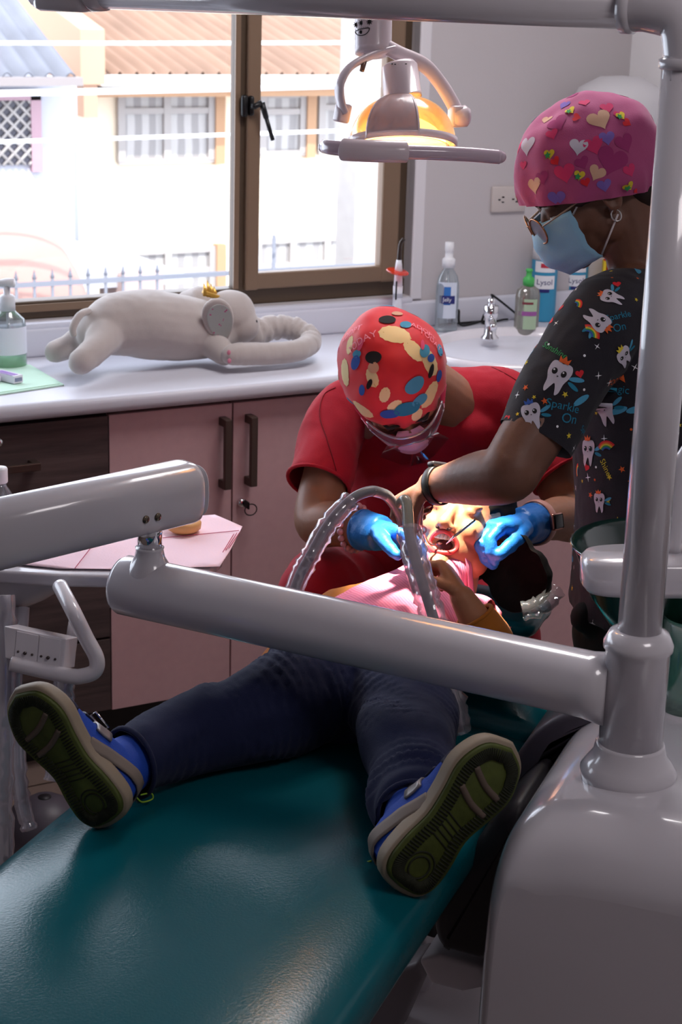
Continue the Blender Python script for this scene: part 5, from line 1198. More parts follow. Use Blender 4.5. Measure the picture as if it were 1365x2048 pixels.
# bead bracelet (left of image) and watch (right of image)
dL_ = (wrL-elL).normalized(); bc_ = wrL-dL_*.050
a_, b_ = frame_of(dL_)
for i in range(20):
    t_ = 2*PI*i/20; bm = BM(); ell(bm, bc_+(a_*math.cos(t_)*.036+b_*math.sin(t_)*.041), .0062, .0062, .0062, u=12, v=8); obj('bracelet_bead', bm, mat('bead_dark', (40, 22, 26), .3) if i in (4, 5, 11) else mat('bead_pink', (196, 140, 158), .35), dn)
dR_ = (wrR-elR).normalized(); wc = wrR-dR_*.040; a_, b_ = frame_of(dR_)
bm = BM(); tube(bm, [wc+(a_*math.cos(t_)*.0365+b_*math.sin(t_)*.040) for t_ in [2*PI*i/40 for i in range(40)]], 1.0, 10, closed=True, flat=(.0025, .011), hint=a_); obj('watch_strap', bm, mat('strap_rose', (206, 150, 140), .4), dn)
wd = (toC*.75+RR*.45+V((0, 0, .25))); wd = (wd-wd.dot(dR_)*dR_).normalized()
bm = BM(); q = wc+wd*.041; s3 = dR_.cross(wd); R3 = Matrix((dR_, s3, wd)).transposed(); box(bm, q, (.036, .031, .010), rot=R3, bev=.004, seg=3); obj('watch_case', bm, mat('rose_metal', (196, 140, 126), .25, metal=.9), dn)
bm = BM(); box(bm, q+wd*.0045, (.031, .026, .003), rot=R3, bev=.003, seg=3); obj('watch_face', bm, M_black, dn)
# ------------------------------------------------------------------ the assistant (dark tooth-print scrubs, pink cap)
M_scr = cloth_mat('charcoal_print_cotton', (30, 27, 36)); 
an = thing('person', 'person in dark tooth-print scrubs and pink cap with blue face mask, standing at right', 'person', at(1290, 1200, 2.97))
WLOC[an] = V((WLOC[an].x, WLOC[an].y, 0)); an.location = WLOC[an]
L_ = -RR
af = (L_*.80+down*.50+toC*.10).normalized(); au = (V((0, 0, 1))*.84-RR*-.0+L_*.50).normalized()
hca = at(1190, 382, 2.95); ka = .98
bm = BM(); Pa, axa = head(bm, hca, af, au, ka); ears_lid(bm, Pa, axa, ka)
nba = at(1296, 560, 2.98)
chain(bm, limb([(Pa(0, -.035, -.02), .058), ((Pa(0, -.035, -.03)+nba)/2, .056), (nba, .062)]))
loft(bm, [(at(1310, 1180, 3.0), RR*.09, toC*.10), (at(1315, 900, 3.0), RR*.095, toC*.11), (at(1310, 680, 2.98), RR*.085, toC*.12), (at(1300, 600, 2.98), RR*.05, toC*.09)], 28)
sA = at(1196, 660, 2.86); eA = at(1016, 948, 2.80); wA = at(868, 972, 2.93)
chain(bm, [(nba, .055), (sA, .05)])
chain(bm, limb([(sA, .052), (sA.lerp(eA, .5), .054), (eA.lerp(sA, .12), .050), (eA, .0475), (eA.lerp(wA, .35), .045), (eA.lerp(wA, .75), .034), (wA, .028)]))
# other arm hangs behind, hidden by the body
sB = at(1300, 650, 3.14); eB = at(1330, 940, 3.22); wB = at(1300, 1030, 3.10)
chain(bm, limb([(sB, .05), (sB.lerp(eB, .5), .045), (eB, .040), (wB, .028)])); hand(bm, wB, wB-eB, L_, down, .17, (.5, .6, .6, .6), ((.8, .5, .4), (1, 0, .3)))
# near hand: reaches over the mouth, knuckles up, thumb and index pinching the suction tip
fA = (at(800, 992, 2.97)-wA).normalized(); fA = (fA*.9+down*.12).normalized()
hA = dict(W0=wA-fA*.006, f=fA, n=(down*.9+toC*.1), s=(toC*.9+down*.2), L=.158, spread=.0, curls=((1.0, 1.15, .5), (1.05, 1.25, .6), (1.1, 1.3, .7), (1.15, 1.3, .7)), thumb=((.7, .2, .8), (.5, -.15, 1.0)))
FA = hand(bm, **hA)
bm = remesh(bm, .0042, 3); displace(bm, lambda p: .0004*nz(p, 150)); obj('body', bm, SK2, an)
for i, pts in enumerate(FA[:4]):
    (q0_, _), (q1_, r1_) = pts[-2], pts[-1]; d_ = (q1_-q0_).normalized(); nn_ = -(hA['n']-hA['n'].dot(d_)*d_).normalized()
    bm = BM(); ell(bm, q1_+d_*.002+nn_*r1_*.82, .0058, .0045, .0014, (d_, d_.cross(nn_), nn_)); obj('fingernail', bm, mat('nail', (206, 160, 150), .3), an)
# top with printed teeth
bm = BM()
loft(bm, [(at(1292, 1216, 2.99), RR*.128, toC*.15), (at(1296, 1140, 2.99), RR*.126, toC*.145), (at(1305, 1040, 2.99), RR*.128, toC*.135), (at(1312, 940, 2.99), RR*.138, toC*.135), (at(1312, 800, 2.98), RR*.145, toC*.14), (at(1300, 680, 2.98), RR*.125, toC*.15), (at(1296, 610, 2.98), RR*.085, toC*.12), (at(1297, 585, 2.98), RR*.06, toC*.08)], 40, 2.2)
hA_ = at(1078, 866, 2.825)
chain(bm, limb([(at(1290, 640, 2.95), .085), (at(1222, 640, 2.88), .075), (at(1178, 690, 2.85), .068), (at(1120, 780, 2.835), .0655), (hA_, .060), (at(1064, 888, 2.822), .058)]))
chain(bm, limb([(at(1290, 640, 3.05), .085), (sB, .07), (at(1280, 820, 3.18), .062)]))
bm = remesh(bm, .0055, 5); displace(bm, folds(.0060, 7.5, 8, (1, 1, .6))); displace(bm, folds(.0016, 22, 1))
dA = (at(1064, 888, 2.822)-at(1120, 780, 2.835)).normalized()
clip_local(bm, hA_+dA*.012, dA, .1); ncA = None
sk = Skin(bm)
pl = []
def pr_(px, py, rot, sh, sz, lift=.0008):
    h = sk.hit(px, py)
    if h[0] is not None: pl.append(h[0])
    sk.at(px, py, rot, sh, sz, lift)
for px, py, rot, c, sz in ((1115, 755, -.35, 'orange', .030), (1064, 832, .3, 'blue', .024), (1195, 640, -2.2, 'orange', .024), (1212, 822, .5, 'red', .026), (1178, 905, .2, 'orange', .024), (1250, 715, .8, 'yellow', .022), (1200, 1005, .2, 'orange', .018), (1190, 1175, .6, 'red', .020), (1225, 595, 1.3, 'orange', .020), (1355, 760, .3, 'orange', .024), (1352, 1020, 0, 'red', .02)): pr_(px, py, rot, TOOTH(c), sz)
for px, py, s_, c, sz, rot in ((1128, 812, 'Sparkle', 'teal', .019, -.25), (1140, 838, 'On', 'teal', .022, -.2), (1238, 632, 'Sparkle', 'teal', .015, .2), (1240, 655, 'On', 'teal', .018, .2), (1232, 762, 'TOOTH', 'orange', .015, .05), (1236, 778, 'Magic', 'teal', .018, 0), (1110, 700, 'Sunshine', 'green', .015, -.25), (1212, 935, 'Shine', 'yellow', .014, -.9)): pr_(px, py, rot, TXT(s_, c), sz)
for px, py, rot, sz in ((1175, 672, -.9, .020), (1215, 905, .2, .020), (1150, 612, -.8, .014), (1160, 945, 1.2, .016), (1355, 640, .4, .018)): pr_(px, py, rot, RAINBOW(), sz)
ST = [(star(4, .18), PK['white'])]; SY = [(star(5, .42), PK['yellow'])]; HR = [(HEART, PK['red'])]; DO = [(circ(0, 0, 1, 10), PK['orange'])]
pl += scatter(sk, [(ST, .008), (SY, .0055), (HR, .015), (DO, .0022), (ST, .006), ([(star(5, .42), PK['orange'])], .006), ([(circ(0, 0, 1, 8), PK['white'])], .0022), (ST, .007), ([(circ(0, 0, 1, 14, .35), PK['aqua'])], .016), (SY, .004)], 420, .017, 9, avoid=pl, ok=lambda c, n: True)
scatter(sk, [(TOOTH('orange'), .024), (TXT('Sparkle On', 'teal'), .014), (RAINBOW(), .018), (TOOTH('red'), .022)], 40, .085, 12, ok=lambda c, n: (c-CP).dot(n) > 0)
ms = sk.done(); obj('scrub_top', bm, [M_scr]+ms, an, recalc=False)
bm = BM(); tube(bm, catmull([at(1140, 935, 2.86), at(1160, 1000, 2.84), at(1185, 1040, 2.83), at(1200, 1060, 2.83)], 5), .0018, 6); 
# black trousers
bm = BM(); hp2 = at(1300, 1225, 3.0)
loft(bm, [(hp2+V((0, 0, .02)), RR*.122, toC*.14), (hp2+V((0, 0, -.05)), RR*.125, toC*.145), (hp2+V((0, 0, -.13)), RR*.11, toC*.13)], 30, 2.3)
for s_ in (-1, 1):
    q = hp2+toC*(.075*s_)*1.0; chain(bm, limb([(q+V((0, 0, -.05)), .09), (q+V((0, 0, -.35)), .07), (V((q.x, q.y, .12)), .055)]))
ell(bm, at(1172, 1232, 2.93), .025, .025, .028); bm = remesh(bm, .008, 3); displace(bm, folds(.005, 8, 3)); obj('trousers', bm, mat('black_cotton', (12, 11, 14), .9), an)
for s_ in (-1, 1):
    q = V((hp2.x, hp2.y, 0))+toC*.075*s_; bm = BM(); chain(bm, [(q+V((0, 0, .05)), .045), (q+L_*.14+V((0, 0, .038)), .036)]); bm = remesh(bm, .007, 2); clip(bm, V((0, 0, 0)), down, fill=True); obj('shoe', bm, M_black, an)
# pink cap with hearts
bm, cv, nn = cap_mesh(Pa, axa, ka, .104, .132, .122, .042, (0, -.42, 1), -.008, cy=-.012, wr=.006, seed=9)
sk = Skin(bm); H_ = lambda c: [(HEART, PK[c])]
for px, py, rot, c, sz in ((1158, 292, -.1, 'grey', .026), (1200, 238, .4, 'sand', .034), (1225, 320, -.3, 'plum', .044), (1130, 345, .3, 'rose', .030), (1165, 325, .5, 'plum', .02), (1215, 275, .2, 'lav', .022), (1195, 345, -.4, 'sand', .024), (1115, 395, .2, 'lav', .026), (1225, 405, .1, 'plum', .026), (1188, 290, .4, 'rose', .028), (1250, 285, .3, 'plum', .03), (1115, 245, .9, 'plum', .03), (1105, 268, .5, 'rose', .018), (1070, 370, .3, 'sand', .026), (1048, 330, .2, 'rose', .014), (1215, 215, .2, 'rose', .02), (1095, 240, .3, 'sand', .018), (1210, 370, .3, 'lav', .02), (1260, 340, .4, 'rose', .02), (1170, 205, .3, 'rose', .016), (1085, 355, .4, 'plum', .022), (1240, 230, .1, 'rose', .018), (1055, 290, .2, 'grey', .030), (1130, 210, .2, 'lav', .018)):
    sk.at(px, py, rot, H_(c), sz*1.25, .0009)
for px, py, rot in ((1100, 308, .2), (1160, 350, -.1), (1142, 222, 1.0), (1242, 232, .4), (1258, 372, .8)):
    sk.at(px, py, rot, [(HEART, PK['yellow'])], .019, .0018); sk.at(px-3, py+3, rot, [(star(5, .5), PK['green'])], .006, .003); sk.at(px+12, py+14, rot+.5, H_('red'), .017, .0018)
scatter(sk, [(H_('rose'), .026), (H_('plum'), .03), (H_('sand'), .024), (H_('lav'), .022), (H_('yellow'), .016)], 22, .055, 3, ok=lambda c, n: (c-CP).normalized().dot(n) > -.15)
ms = sk.done(); M_capp = mat('cap_pink', (168, 68, 118), .8, sheen=.2, bump=.2, bscale=500); obj('cap', bm, [M_capp]+ms, an, recalc=False)
# hair below the cap
bm = BM(); ell(bm, Pa(0, -.070, -.018), .070, .050, .065, axa); ell(bm, Pa(0, -.075, -.070), .048, .036, .06, axa)
for sx in (-1, 1): ell(bm, Pa(sx*.072, .020, .014), .010, .040, .016, axa)
bm = remesh(bm, .005, 3); displace(bm, lambda p: .0022*noise.noise(V((p.x*70, p.y*70, p.z*14)))); obj('hair', bm, mat('hair_dark_brown', (38, 24, 20), .5), an)
eyes(an, Pa, axa, ka)
mask(lambda x, y, z: Pa(x*1.06, y+.008, z), axa, ka, an, mat('mask_blue', (140, 186, 214), .8, bump=.2, bscale=400), .072)
for sx in (-1, 1):
    for a2, b2 in (((sx*.066, .062, -.004), (sx*.082, .004, .038)), ((sx*.062, .052, -.090), (sx*.082, -.002, -.040))):
        bm = BM(); tube(bm, [Pa(*a2), Pa(*b2)], .0017, 6); obj('ear_loop', bm, mat('elastic_white', (214, 206, 208), .7), an)
    bm = BM(); tube(bm, [Pa(sx*.083, .002, -.040)+(axa[1]*math.cos(t_)*.008+axa[2]*math.sin(t_)*.010) for t_ in [2*PI*i/20 for i in range(20)]], .0014, 8, closed=True); obj('earring', bm, mat('silver', (210, 206, 204), .2, metal=1), an)
# round metal glasses
M_gold = mat('bronze_frame', (150, 104, 70), .25, metal=.9)
for sx in (-1, 1):
    c0 = Pa(sx*.034, .122, -.004); yd = (axa[1]*.93+axa[0]*sx*.22).normalized(); xd = (axa[0]-yd*axa[0].dot(yd)).normalized(); zd = xd.cross(yd)
    if zd.dot(axa[2]) < 0: zd = -zd
    rg = [c0+xd*math.cos(t_)*.026+zd*math.sin(t_)*.023 for t_ in [2*PI*i/36 for i in range(36)]]
    bm = BM(); tube(bm, rg, .0016, 8, closed=True); obj('glasses_rim', bm, M_gold, an)
    bm = BM(); vv = [bm.verts.new(q) for q in rg]; bm.faces.new(vv); shell(bm, .001); obj('lens', bm, clear_mat('lens_clear', (235, 240, 245), .3, .03), an, smooth=False)
    bm = BM(); tube(bm, [c0+xd*sx*.027+zd*.008, Pa(sx*.078, .075, .010), Pa(sx*.083, .02, .016), Pa(sx*.082, -.01, .010)], .0022, 8, flat=(1.5, .7)); obj('temple_arm', bm, mat('temple_grey', (140, 120, 104), .4), an)
bm = BM(); tube(bm, catmull([Pa(-.009, .126, .004), Pa(0, .130, .008), Pa(.009, .126, .004)], 4), .0016, 8); obj('glasses_bridge', bm, M_gold, an)
# black smart band on the near wrist
dw = (wA-eA).normalized(); wc = wA-dw*.012; a_, b_ = frame_of(dw)
bm = BM(); tube(bm, [wc+(a_*math.cos(t_)+b_*math.sin(t_))*.0325 for t_ in [2*PI*i/40 for i in range(40)]], 1.0, 10, closed=True, flat=(.0022, .0085), hint=a_); obj('wrist_band', bm, M_black, an)
wd = (V((0, 0, 1))*.85-toC*.35); wd = (wd-wd.dot(dw)*dw).normalized(); s3 = dw.cross(wd)
bm = BM(); box(bm, wc+wd*.034, (.017, .040, .010), rot=Matrix((dw, s3, wd)).transposed(), bev=.004, seg=3); obj('band_display', bm, mat('band_grey', (60, 58, 62), .25, metal=.5), an)
# ------------------------------------------------------------------ the child on the chair
cn_ = thing('person', 'child in navy trousers and mustard top lying open-mouthed on the teal chair', 'person', ap(2.5, -.9, SZ))
M_jean = cloth_mat('navy_trousers', (11, 21, 60)); M_must = cloth_mat('mustard_knit', (168, 98, 22))
def cz_(px, py, r, lift=.008): return onz(px, py, SZ+lift+r)
mo = at(884, 1084, 3.03)
fc = (L_*.34+V((0, 0, 1))*.60+toC*.66).normalized(); uc = (A_*.80+V((0, 0, 1))*.45+RR*.12); uc = (uc-uc.dot(fc)*fc).normalized()
kc = .93; hcc = mo-fc*.094*kc+uc*.062*kc
bm = BM(); Pc, axc = head(bm, hcc, fc, uc, kc, mouth_open=True)
# closed eyelids, open lips and chin
ears_lid(bm, Pc, axc, kc)
ell(bm, Pc(0, .086, -.104), .022*kc, .018*kc, .016*kc, axc)
chain(bm, [(Pc(0, .0, -.05), .043), (Pc(0, -.035, -.13), .043)])
sh = ap(2.695, -.885, SZ+.115)
loft(bm, [(ap(2.43, -.905, SZ+.075), P_*.10, ZZ*.06), (ap(2.55, -.90, SZ+.085), P_*.095, ZZ*.062), (ap(2.66, -.89, SZ+.105), P_*.115, ZZ*.062), (ap(2.72, -.885, SZ+.12), P_*.07, ZZ*.05)], 24)
lsh = ap(2.69, -.765, SZ+.115); lel = onz(1010, 1335, SZ+.10); lw = at(925, 1196, 2.83)
chain(bm, limb([(sh, .04), (lsh, .036), (lsh.lerp(lel, .6), .034), (lel, .031), (lel.lerp(lw, .5), .029), (lw, .021)]))
rsh = ap(2.68, -1.0, SZ+.11); rel = ap(2.50, -1.04, SZ+.06); rw = ap(2.52, -.93, SZ+.16)
chain(bm, limb([(sh, .04), (rsh, .034), (rel, .030), (rw, .02)])); hand(bm, rw, RR*.9+A_*.2, -ZZ, A_, .115, (.3, .4, .4, .4), ((.8, .5, .2), (1, 0, .2)))
fl = (at(893, 1138, 2.86)-lw).normalized()
FC = hand(bm, lw, fl, (down*.7+L_*.55+toC*.2), (L_*.5+V((0, 0, .5))+CF*.2), .135, ((.9, 1.2, .6), (.9, 1.25, .7), (1.0, 1.3, .7), (1.1, 1.3, .7)), ((.8, .2, .6), (.8, -.2, .7)), spread=.0)
bm = remesh(bm, .0036, 3)
# mouth cavity pressed into the face
def cav(p):
    d_ = p-Pc(0, .098, -.062); x = d_.dot(axc[0])/(.026*kc); z = d_.dot(axc[2])/(.0185*kc); q = x*x+z*z
    return -.020*kc*max(0, 1-q)**.5 if d_.dot(axc[1]) > -.03 and q < 1 else 0
displace(bm, cav); obj('body', bm, SK3, cn_)
lip = [Pc(.0275*math.cos(t_), .095-.014*math.cos(t_)**2+.004*math.sin(t_), -.062+.0200*math.sin(t_)) for t_ in [2*PI*i/28 for i in range(28)]]
bm = BM(); tube(bm, lip, .0048*kc, 10, closed=True); obj('lips', bm, mat('lip_red', (200, 66, 62), .35), cn_)
bm = BM(); 
for i in range(6):
    x = (i-2.5)*.0074; tq = Pc(x, .092-abs(x)*.20, -.0500+abs(x)*.10); box(bm, tq, (.0068*kc, .005*kc, .0115*kc), rot=Matrix(axc).transposed(), bev=.001)
bm2 = bm; obj('upper_teeth', bm2, mat('tooth_white', (236, 224, 200), .3), cn_)
bm = BM()
for i in range(4):
    x = (i-1.5)*.0056; box(bm, Pc(x, .088-abs(x)*.15, -.0770), (.0043*kc, .0035*kc, .006*kc), rot=Matrix(axc).transposed(), bev=.0008)
obj('lower_teeth', bm, mat('tooth_white', (236, 224, 200), .3), cn_)
bm = BM(); ell(bm, Pc(0, .078, -.062), .018*kc, .007*kc, .012*kc, axc); obj('mouth_interior', bm, mat('mouth_dark', (84, 24, 26), .4), cn_)  # dark ellipsoid: shade inside the open mouth put into the colour
for sx in (-1, 1):
    bm = BM(); ell(bm, Pc(sx*.0115, .1075, -.0395), .0045*kc, .004*kc, .0030*kc, axc); obj('nostril', bm, mat('nostril_dark', (60, 26, 20), .7), cn_)
bm = BM(); ell(bm, Pc(0, -.014, .046), .080*kc, .098*kc, .092*kc, axc, 40, 28); ell(bm, Pc(0, -.05, -.01), .066*kc, .055*kc, .07*kc, axc); ell(bm, at(1040, 1158, 3.06), .060, .055, .060); ell(bm, at(1010, 1120, 3.06), .06, .05, .055)
bm = remesh(bm, .004, 2); displace(bm, lambda p: .003*noise.noise(V((p.dot(P_)*60, p.dot(A_)*18, p.z*60)))); clip_f = (axc[1]*.86+axc[2]*-.5).normalized(); clip(bm, Pc(0, .058, .035), clip_f); obj('hair', bm, mat('hair_dark_matt', (16, 12, 11), .8, spec=.2), cn_)
# mustard top
bm = BM()
loft(bm, [(ap(2.42, -.905, SZ+.078), P_*.122, ZZ*.074), (ap(2.50, -.905, SZ+.085), P_*.118, ZZ*.078), (ap(2.60, -.895, SZ+.10), P_*.126, ZZ*.078), (ap(2.68, -.888, SZ+.118), P_*.125, ZZ*.066), (ap(2.735, -.885, SZ+.125), P_*.07, ZZ*.052)], 30, 2.3)
cuff = lw.lerp(lel, .30)
chain(bm, limb([(sh, .052), (lsh, .050), (lsh.lerp(lel, .6), .045), (lel, .041), (lel.lerp(lw, .45), .037), (cuff, .034)]))
chain(bm, limb([(sh, .05), (rsh, .046), (rel, .040), (rel.lerp(rw, .7), .032)]))
bm = remesh(bm, .0048, 3); displace(bm, folds(.004, 14, 3)); 
dcf = (lw-lel).normalized(); clip_local(bm, cuff+dcf*.006, dcf, .05); obj('knit_top', bm, M_must, cn_)
bm = BM(); hem_ring(bm, cuff+dcf*.004, dcf, .033, .0035); obj('cuff', bm, M_must, cn_)
# trousers
def PZ(px, py, r, l=.006): return (onz(px, py, SZ+l+r), r)
hipc = ap(2.45, -.905, SZ+.085)
legL = [(hipc-P_*.055, .088), PZ(632, 1368, .086), PZ(540, 1412, .080), PZ(450, 1448, .071), PZ(375, 1480, .061), PZ(270, 1522, .054, .012)]
legR = [(hipc+P_*.055, .088), PZ(790, 1385, .086), PZ(806, 1440, .080), PZ(815, 1495, .071), PZ(822, 1545, .060), PZ(828, 1622, .052, .010)]
bm = BM(); chain(bm, limb(legL, 5), 26); chain(bm, limb(legR, 5), 26); loft(bm, [(ap(2.38, -.905, SZ+.08), P_*.10, ZZ*.07), (ap(2.46, -.905, SZ+.085), P_*.132, ZZ*.080), (ap(2.54, -.905, SZ+.085), P_*.128, ZZ*.078)], 30)
bm = remesh(bm, .005, 4)
AXL = [p for p, r in limb(legL, 6)]; AXR = [p for p, r in limb(legR, 6)]
def wr(p):
    best = None
    for AX in (AXL, AXR):
        for i in range(len(AX)-1):
            d_ = (AX[i]-p).length_squared
            if best is None or d_ < best[0]: best = (d_, i, AX)
    _, i, AX = best; t_ = (AX[i+1]-AX[i]).normalized(); s_ = (p-AX[i]).dot(t_)+i*(AX[1]-AX[0]).length; q = p-AX[i]; ang = math.atan2(q.dot(t_.cross(ZZ)), q.z)
    f_ = i/len(AX)
    w_ = s_*44+2.2*math.sin(ang*1.0+s_*9)+3.0*nz(p, 9)
    a_ = (.0050+.0110*f_**1.2)*max(.1, .55+1.3*nz(p+V((4, 4, 4)), 7))
    return a_*(.75*math.cos(w_)+.35*math.cos(w_*2.1+1))+.0120*nz(p, 9)+.0012*nz(p, 34)
displace(bm, wr)
for lg in (legL, legR):
    d_ = (lg[-1][0]-lg[-2][0]).normalized(); clip_local(bm, lg[-1][0]+d_*.012, d_, .085)
obj('trousers', bm, M_jean, cn_)
for lg in (legL, legR):
    d_ = (lg[-1][0]-lg[-2][0]).normalized(); bm = BM(); hem_ring(bm, lg[-1][0]+d_*.008, d_, lg[-1][1]*.97, .0038); obj('trouser_hem', bm, M_jean, cn_)
# shoes -------------------------------------------------------------
M_olive = mat('olive_rubber', (64, 74, 20), .7, var=.25, vscale=40, bump=.4, bscale=120); M_cream2 = mat('midsole_cream', (138, 124, 106), .6); M_royal = mat('royal_blue_mesh', (20, 66, 168), .7, bump=.4, bscale=400)
M_sgrey = mat('shoe_grey', (120, 108, 100), .6); M_snavy = mat('shoe_navy', (34, 36, 60), .5); M_sil = mat('silver_strap', (150, 144, 144), .35, metal=.4); M_dkol = mat('olive_rubber_dark', (26, 30, 12), .8); M_barg = mat('sole_bar', (92, 78, 68), .7)
def shoe_outline(L, W, sgn, k=1.0, n=44):
    half = [(0, .0), (.02, .55), (.10, .82), (.25, .84), (.42, .74), (.58, .84), (.74, 1.0), (.86, .90), (.95, .62), (1.0, .0)]
    oth = [(0, .0), (.02, .55), (.10, .82), (.25, .80), (.42, .66), (.58, .80), (.74, .94), (.86, .80), (.95, .52), (1.0, .0)]
    up = catmull([V((x*L, y*W/2*sgn, 0)) for x, y in half], 4); dn_ = catmull([V((x*L, -y*W/2*sgn, 0)) for x, y in oth], 4)
    return up+dn_[::-1][1:-1]
def make_shoe(heel, toe, e3h, sgn, ankle, lab):
    L = (toe-heel).length; e1 = (toe-heel).normalized(); e3 = (e3h-e3h.dot(e1)*e1).normalized(); e2 = e3.cross(e1); W = L*.45
    Q = lambda x, y, z: heel+e1*x+e2*y+e3*z

    out = shoe_outline(L, W, sgn); cxy = V((L*.5, 0, 0))
    def rings_(bm, levels):
        R_ = []
        for z, k in levels: R_.append([bm.verts.new(Q(*((cxy+(p-cxy)*k).x, (cxy+(p-cxy)*k).y, z))) for p in out])
        for a, b in zip(R_, R_[1:]):
            for i in range(len(a)): bm.faces.new((a[i], a[(i+1) % len(a)], b[(i+1) % len(a)], b[i]))
        bm.faces.new(R_[0]); bm.faces.new(R_[-1][::-1])
    # upper first: it is the shoe's body
    bm = BM(); secs = []
    for t_, wd, ht, zc in ((.015, .30, .034, .030), (.06, .66, .052, .040), (.15, .78, .060, .046), (.30, .76, .066, .046), (.45, .72, .060, .040), (.60, .80, .046, .032), (.75, .90, .036, .026), (.88, .76, .028, .022), (.965, .42, .018, .018)):
        secs.append((Q(t_*L, 0, zc*L/.21), e2*(wd*W/2), e3*(ht*.5*L/.21*1.4)))
    loft(bm, secs, 30, 2.4); chain(bm, limb([(Q(.20*L, 0, .05), .036), (Q(.20*L, 0, .05).lerp(ankle, .6), .040), (ankle, .042)]))
    bm = remesh(bm, .004, 3); displace(bm, folds(.0012, 26, 3))
    up = obj('shoe', bm, M_royal, cn_)
    src_ = bmesh.new(); src_.from_mesh(up.data); src_.transform(Matrix.Translation(WLOC[up])); T2 = BVHTree.FromBMesh(src_); src_.free()
    b = BM(); q0_ = Q(.20*L, 0, .058); chain(b, limb([(q0_, .0365), (q0_.lerp(ankle, .6), .039), (ankle, .040)])); b = remesh(b, .004, 2); clip(b, q0_+(ankle-q0_).normalized()*.002, (q0_-ankle).normalized()); displace(b, folds(.0012, 26, 3)); obj('padded_collar', b, M_snavy, up)
    def strip(pts, wid, m, nm, th=.0025, cen=None):
        """strap laid over the upper: pts (x, y, z) seeds pulled on to the surface"""
        C_ = catmull([V(p) for p in pts], 8); rows = []
        for i, c in enumerate(C_):
            w_ = Q(c.x, c.y, c.z); tt = C_[min(i+1, len(C_)-1)]-C_[max(i-1, 0)]; tw = (e1*tt.x+e2*tt.y+e3*tt.z).normalized()
            h = T2.find_nearest(w_); nrm2 = h[1] if h[0] is not None else e3
            sd2 = tw.cross(nrm2).normalized(); row = []
            for j in range(5):
                q_ = w_+sd2*wid*(j/4-.5); h2 = T2.find_nearest(q_); row.append(h2[0]+h2[1]*th)
            rows.append(row)
        b = BM(); ruled(b, rows); shell(b, th*.9); obj(nm, b, m, up)
    k = L/.21
    for s_ in (-1, 1):
        strip([(.015*k, 0, .055*k), (.03*k, s_*W*.36, .05*k), (.07*k, s_*W*.42, .035*k), (.10*k, s_*W*.42, .018*k)], .020*k, M_sgrey, 'heel_band')
        strip([(.13*k, s_*W*.42, .018*k), (.12*k, s_*W*.40, .04*k), (.09*k, s_*W*.36, .062*k)], .012*k, M_sgrey, 'side_band') if False else None
        strip([(.145*k, s_*W*.40, .026*k), (.185*k, s_*W*.32, .030*k), (.20*k, 0, .040*k)], .024*k, M_snavy, 'toe_cap')
    strip([(.095*k, -W*.42, .05*k), (.105*k, -W*.22, .078*k), (.11*k, 0, .086*k), (.105*k, W*.22, .078*k), (.095*k, W*.42, .05*k)], .026*k, M_sil, 'velcro_strap', .004)
    strip([(.125*k, -W*.36, .05*k), (.135*k, 0, .072*k), (.125*k, W*.36, .05*k)], .014*k, M_snavy, 'lace_band', .003)
    b = BM(); q = Q(.11*k, W*.20*1, .086*k); a3 = e2; tube(b, [Q(.098*k, y_*W, z_*k) for y_, z_ in ((.10, .088), (.28, .080))]+[Q(.124*k, y_*W, z_*k) for y_, z_ in ((.28, .078), (.10, .086))], .0016, 6, closed=True); obj('buckle', b, M_chrome, up)
    b = BM(); tube(b, catmull([Q(-.002*k, -.003, .075*k), Q(-.012*k, -.006, .082*k), Q(-.018*k, 0, .096*k), Q(-.010*k, .006, .094*k), Q(-.002*k, .003, .078*k)], 5), .0013, 6); obj('pull_loop', b, mat('neon_cord', (150, 190, 50), .6), up)
    b = BM(); rings_(b, [(.004, 1.02), (.010, 1.045), (.022*k, 1.03), (.027*k, 1.0)]); obj('midsole', b, M_cream2, up)
    b = BM(); rings_(b, [(-.003, .95), (-.001, .975), (.005, .985)]); so_ = obj('outsole', b, M_olive, up)
    # tread: ribs round the rim, cross bars, heel ring
    b = BM(); n_ = len(out)
    for i in range(n_):
        for hh in (0, .5):
            p = out[i].lerp(out[(i+1) % n_], hh); c_ = V((min(max(p.x, .25*L if p.x < .5*L else .5*L), .8*L) if False else p.x, 0, 0))
            tx = min(max(p.x, .16*L), .80*L); c_ = V((tx, 0, 0)); d_ = (c_-p).normalized(); a1 = p+d_*.006*k; a2 = p+d_*.021*k
            tube(b, [Q(a1.x, a1.y, -.0036), Q(a2.x, a2.y, -.0036)], .0013*k, 5)
    obj('tread_rib', b, M_dkol, up)
    for x0, x1, cv_ in ((.60, .66, .05), (.72, .79, .05)):
        b = BM(); P3 = catmull([V((x0*L, -W*.28*sgn, 0)), V(((x0+x1)/2*L-.004, 0, 0)), V((x1*L, W*.28*sgn, 0))], 6); tube(b, [Q(p.x, p.y, -.0035) for p in P3], .0042*k, 8, flat=(1, .6), hint=e1); obj('sole_bar', b, M_barg, up)
    for rr in (.020, .014):
        b = BM(); tube(b, [Q(.16*L+rr*k*math.cos(t_), rr*k*math.sin(t_), -.0034) for t_ in [2*PI*i/28 for i in range(28)]], .0013*k, 6, closed=True); obj('heel_ring', b, M_dkol, up)
    b = BM()
    for i in range(5): tube(b, [Q((.36+.035*i)*L, -W*.16, -.0034), Q((.33+.035*i)*L, W*.16, -.0034)], .0011*k, 5)
    obj('arch_rib', b, M_dkol, up)
    return up
aL = legL[-1][0]+(legL[-1][0]-legL[-2][0]).normalized()*.012; aR = legR[-1][0]+(legR[-1][0]-legR[-2][0]).normalized()*.012
dLs = (aL-CP).dot(CF)-.095; dRs = (aR-CP).dot(CF)-.095
hl, tl = at(222, 1646, dLs), at(28, 1388, dLs-.015)
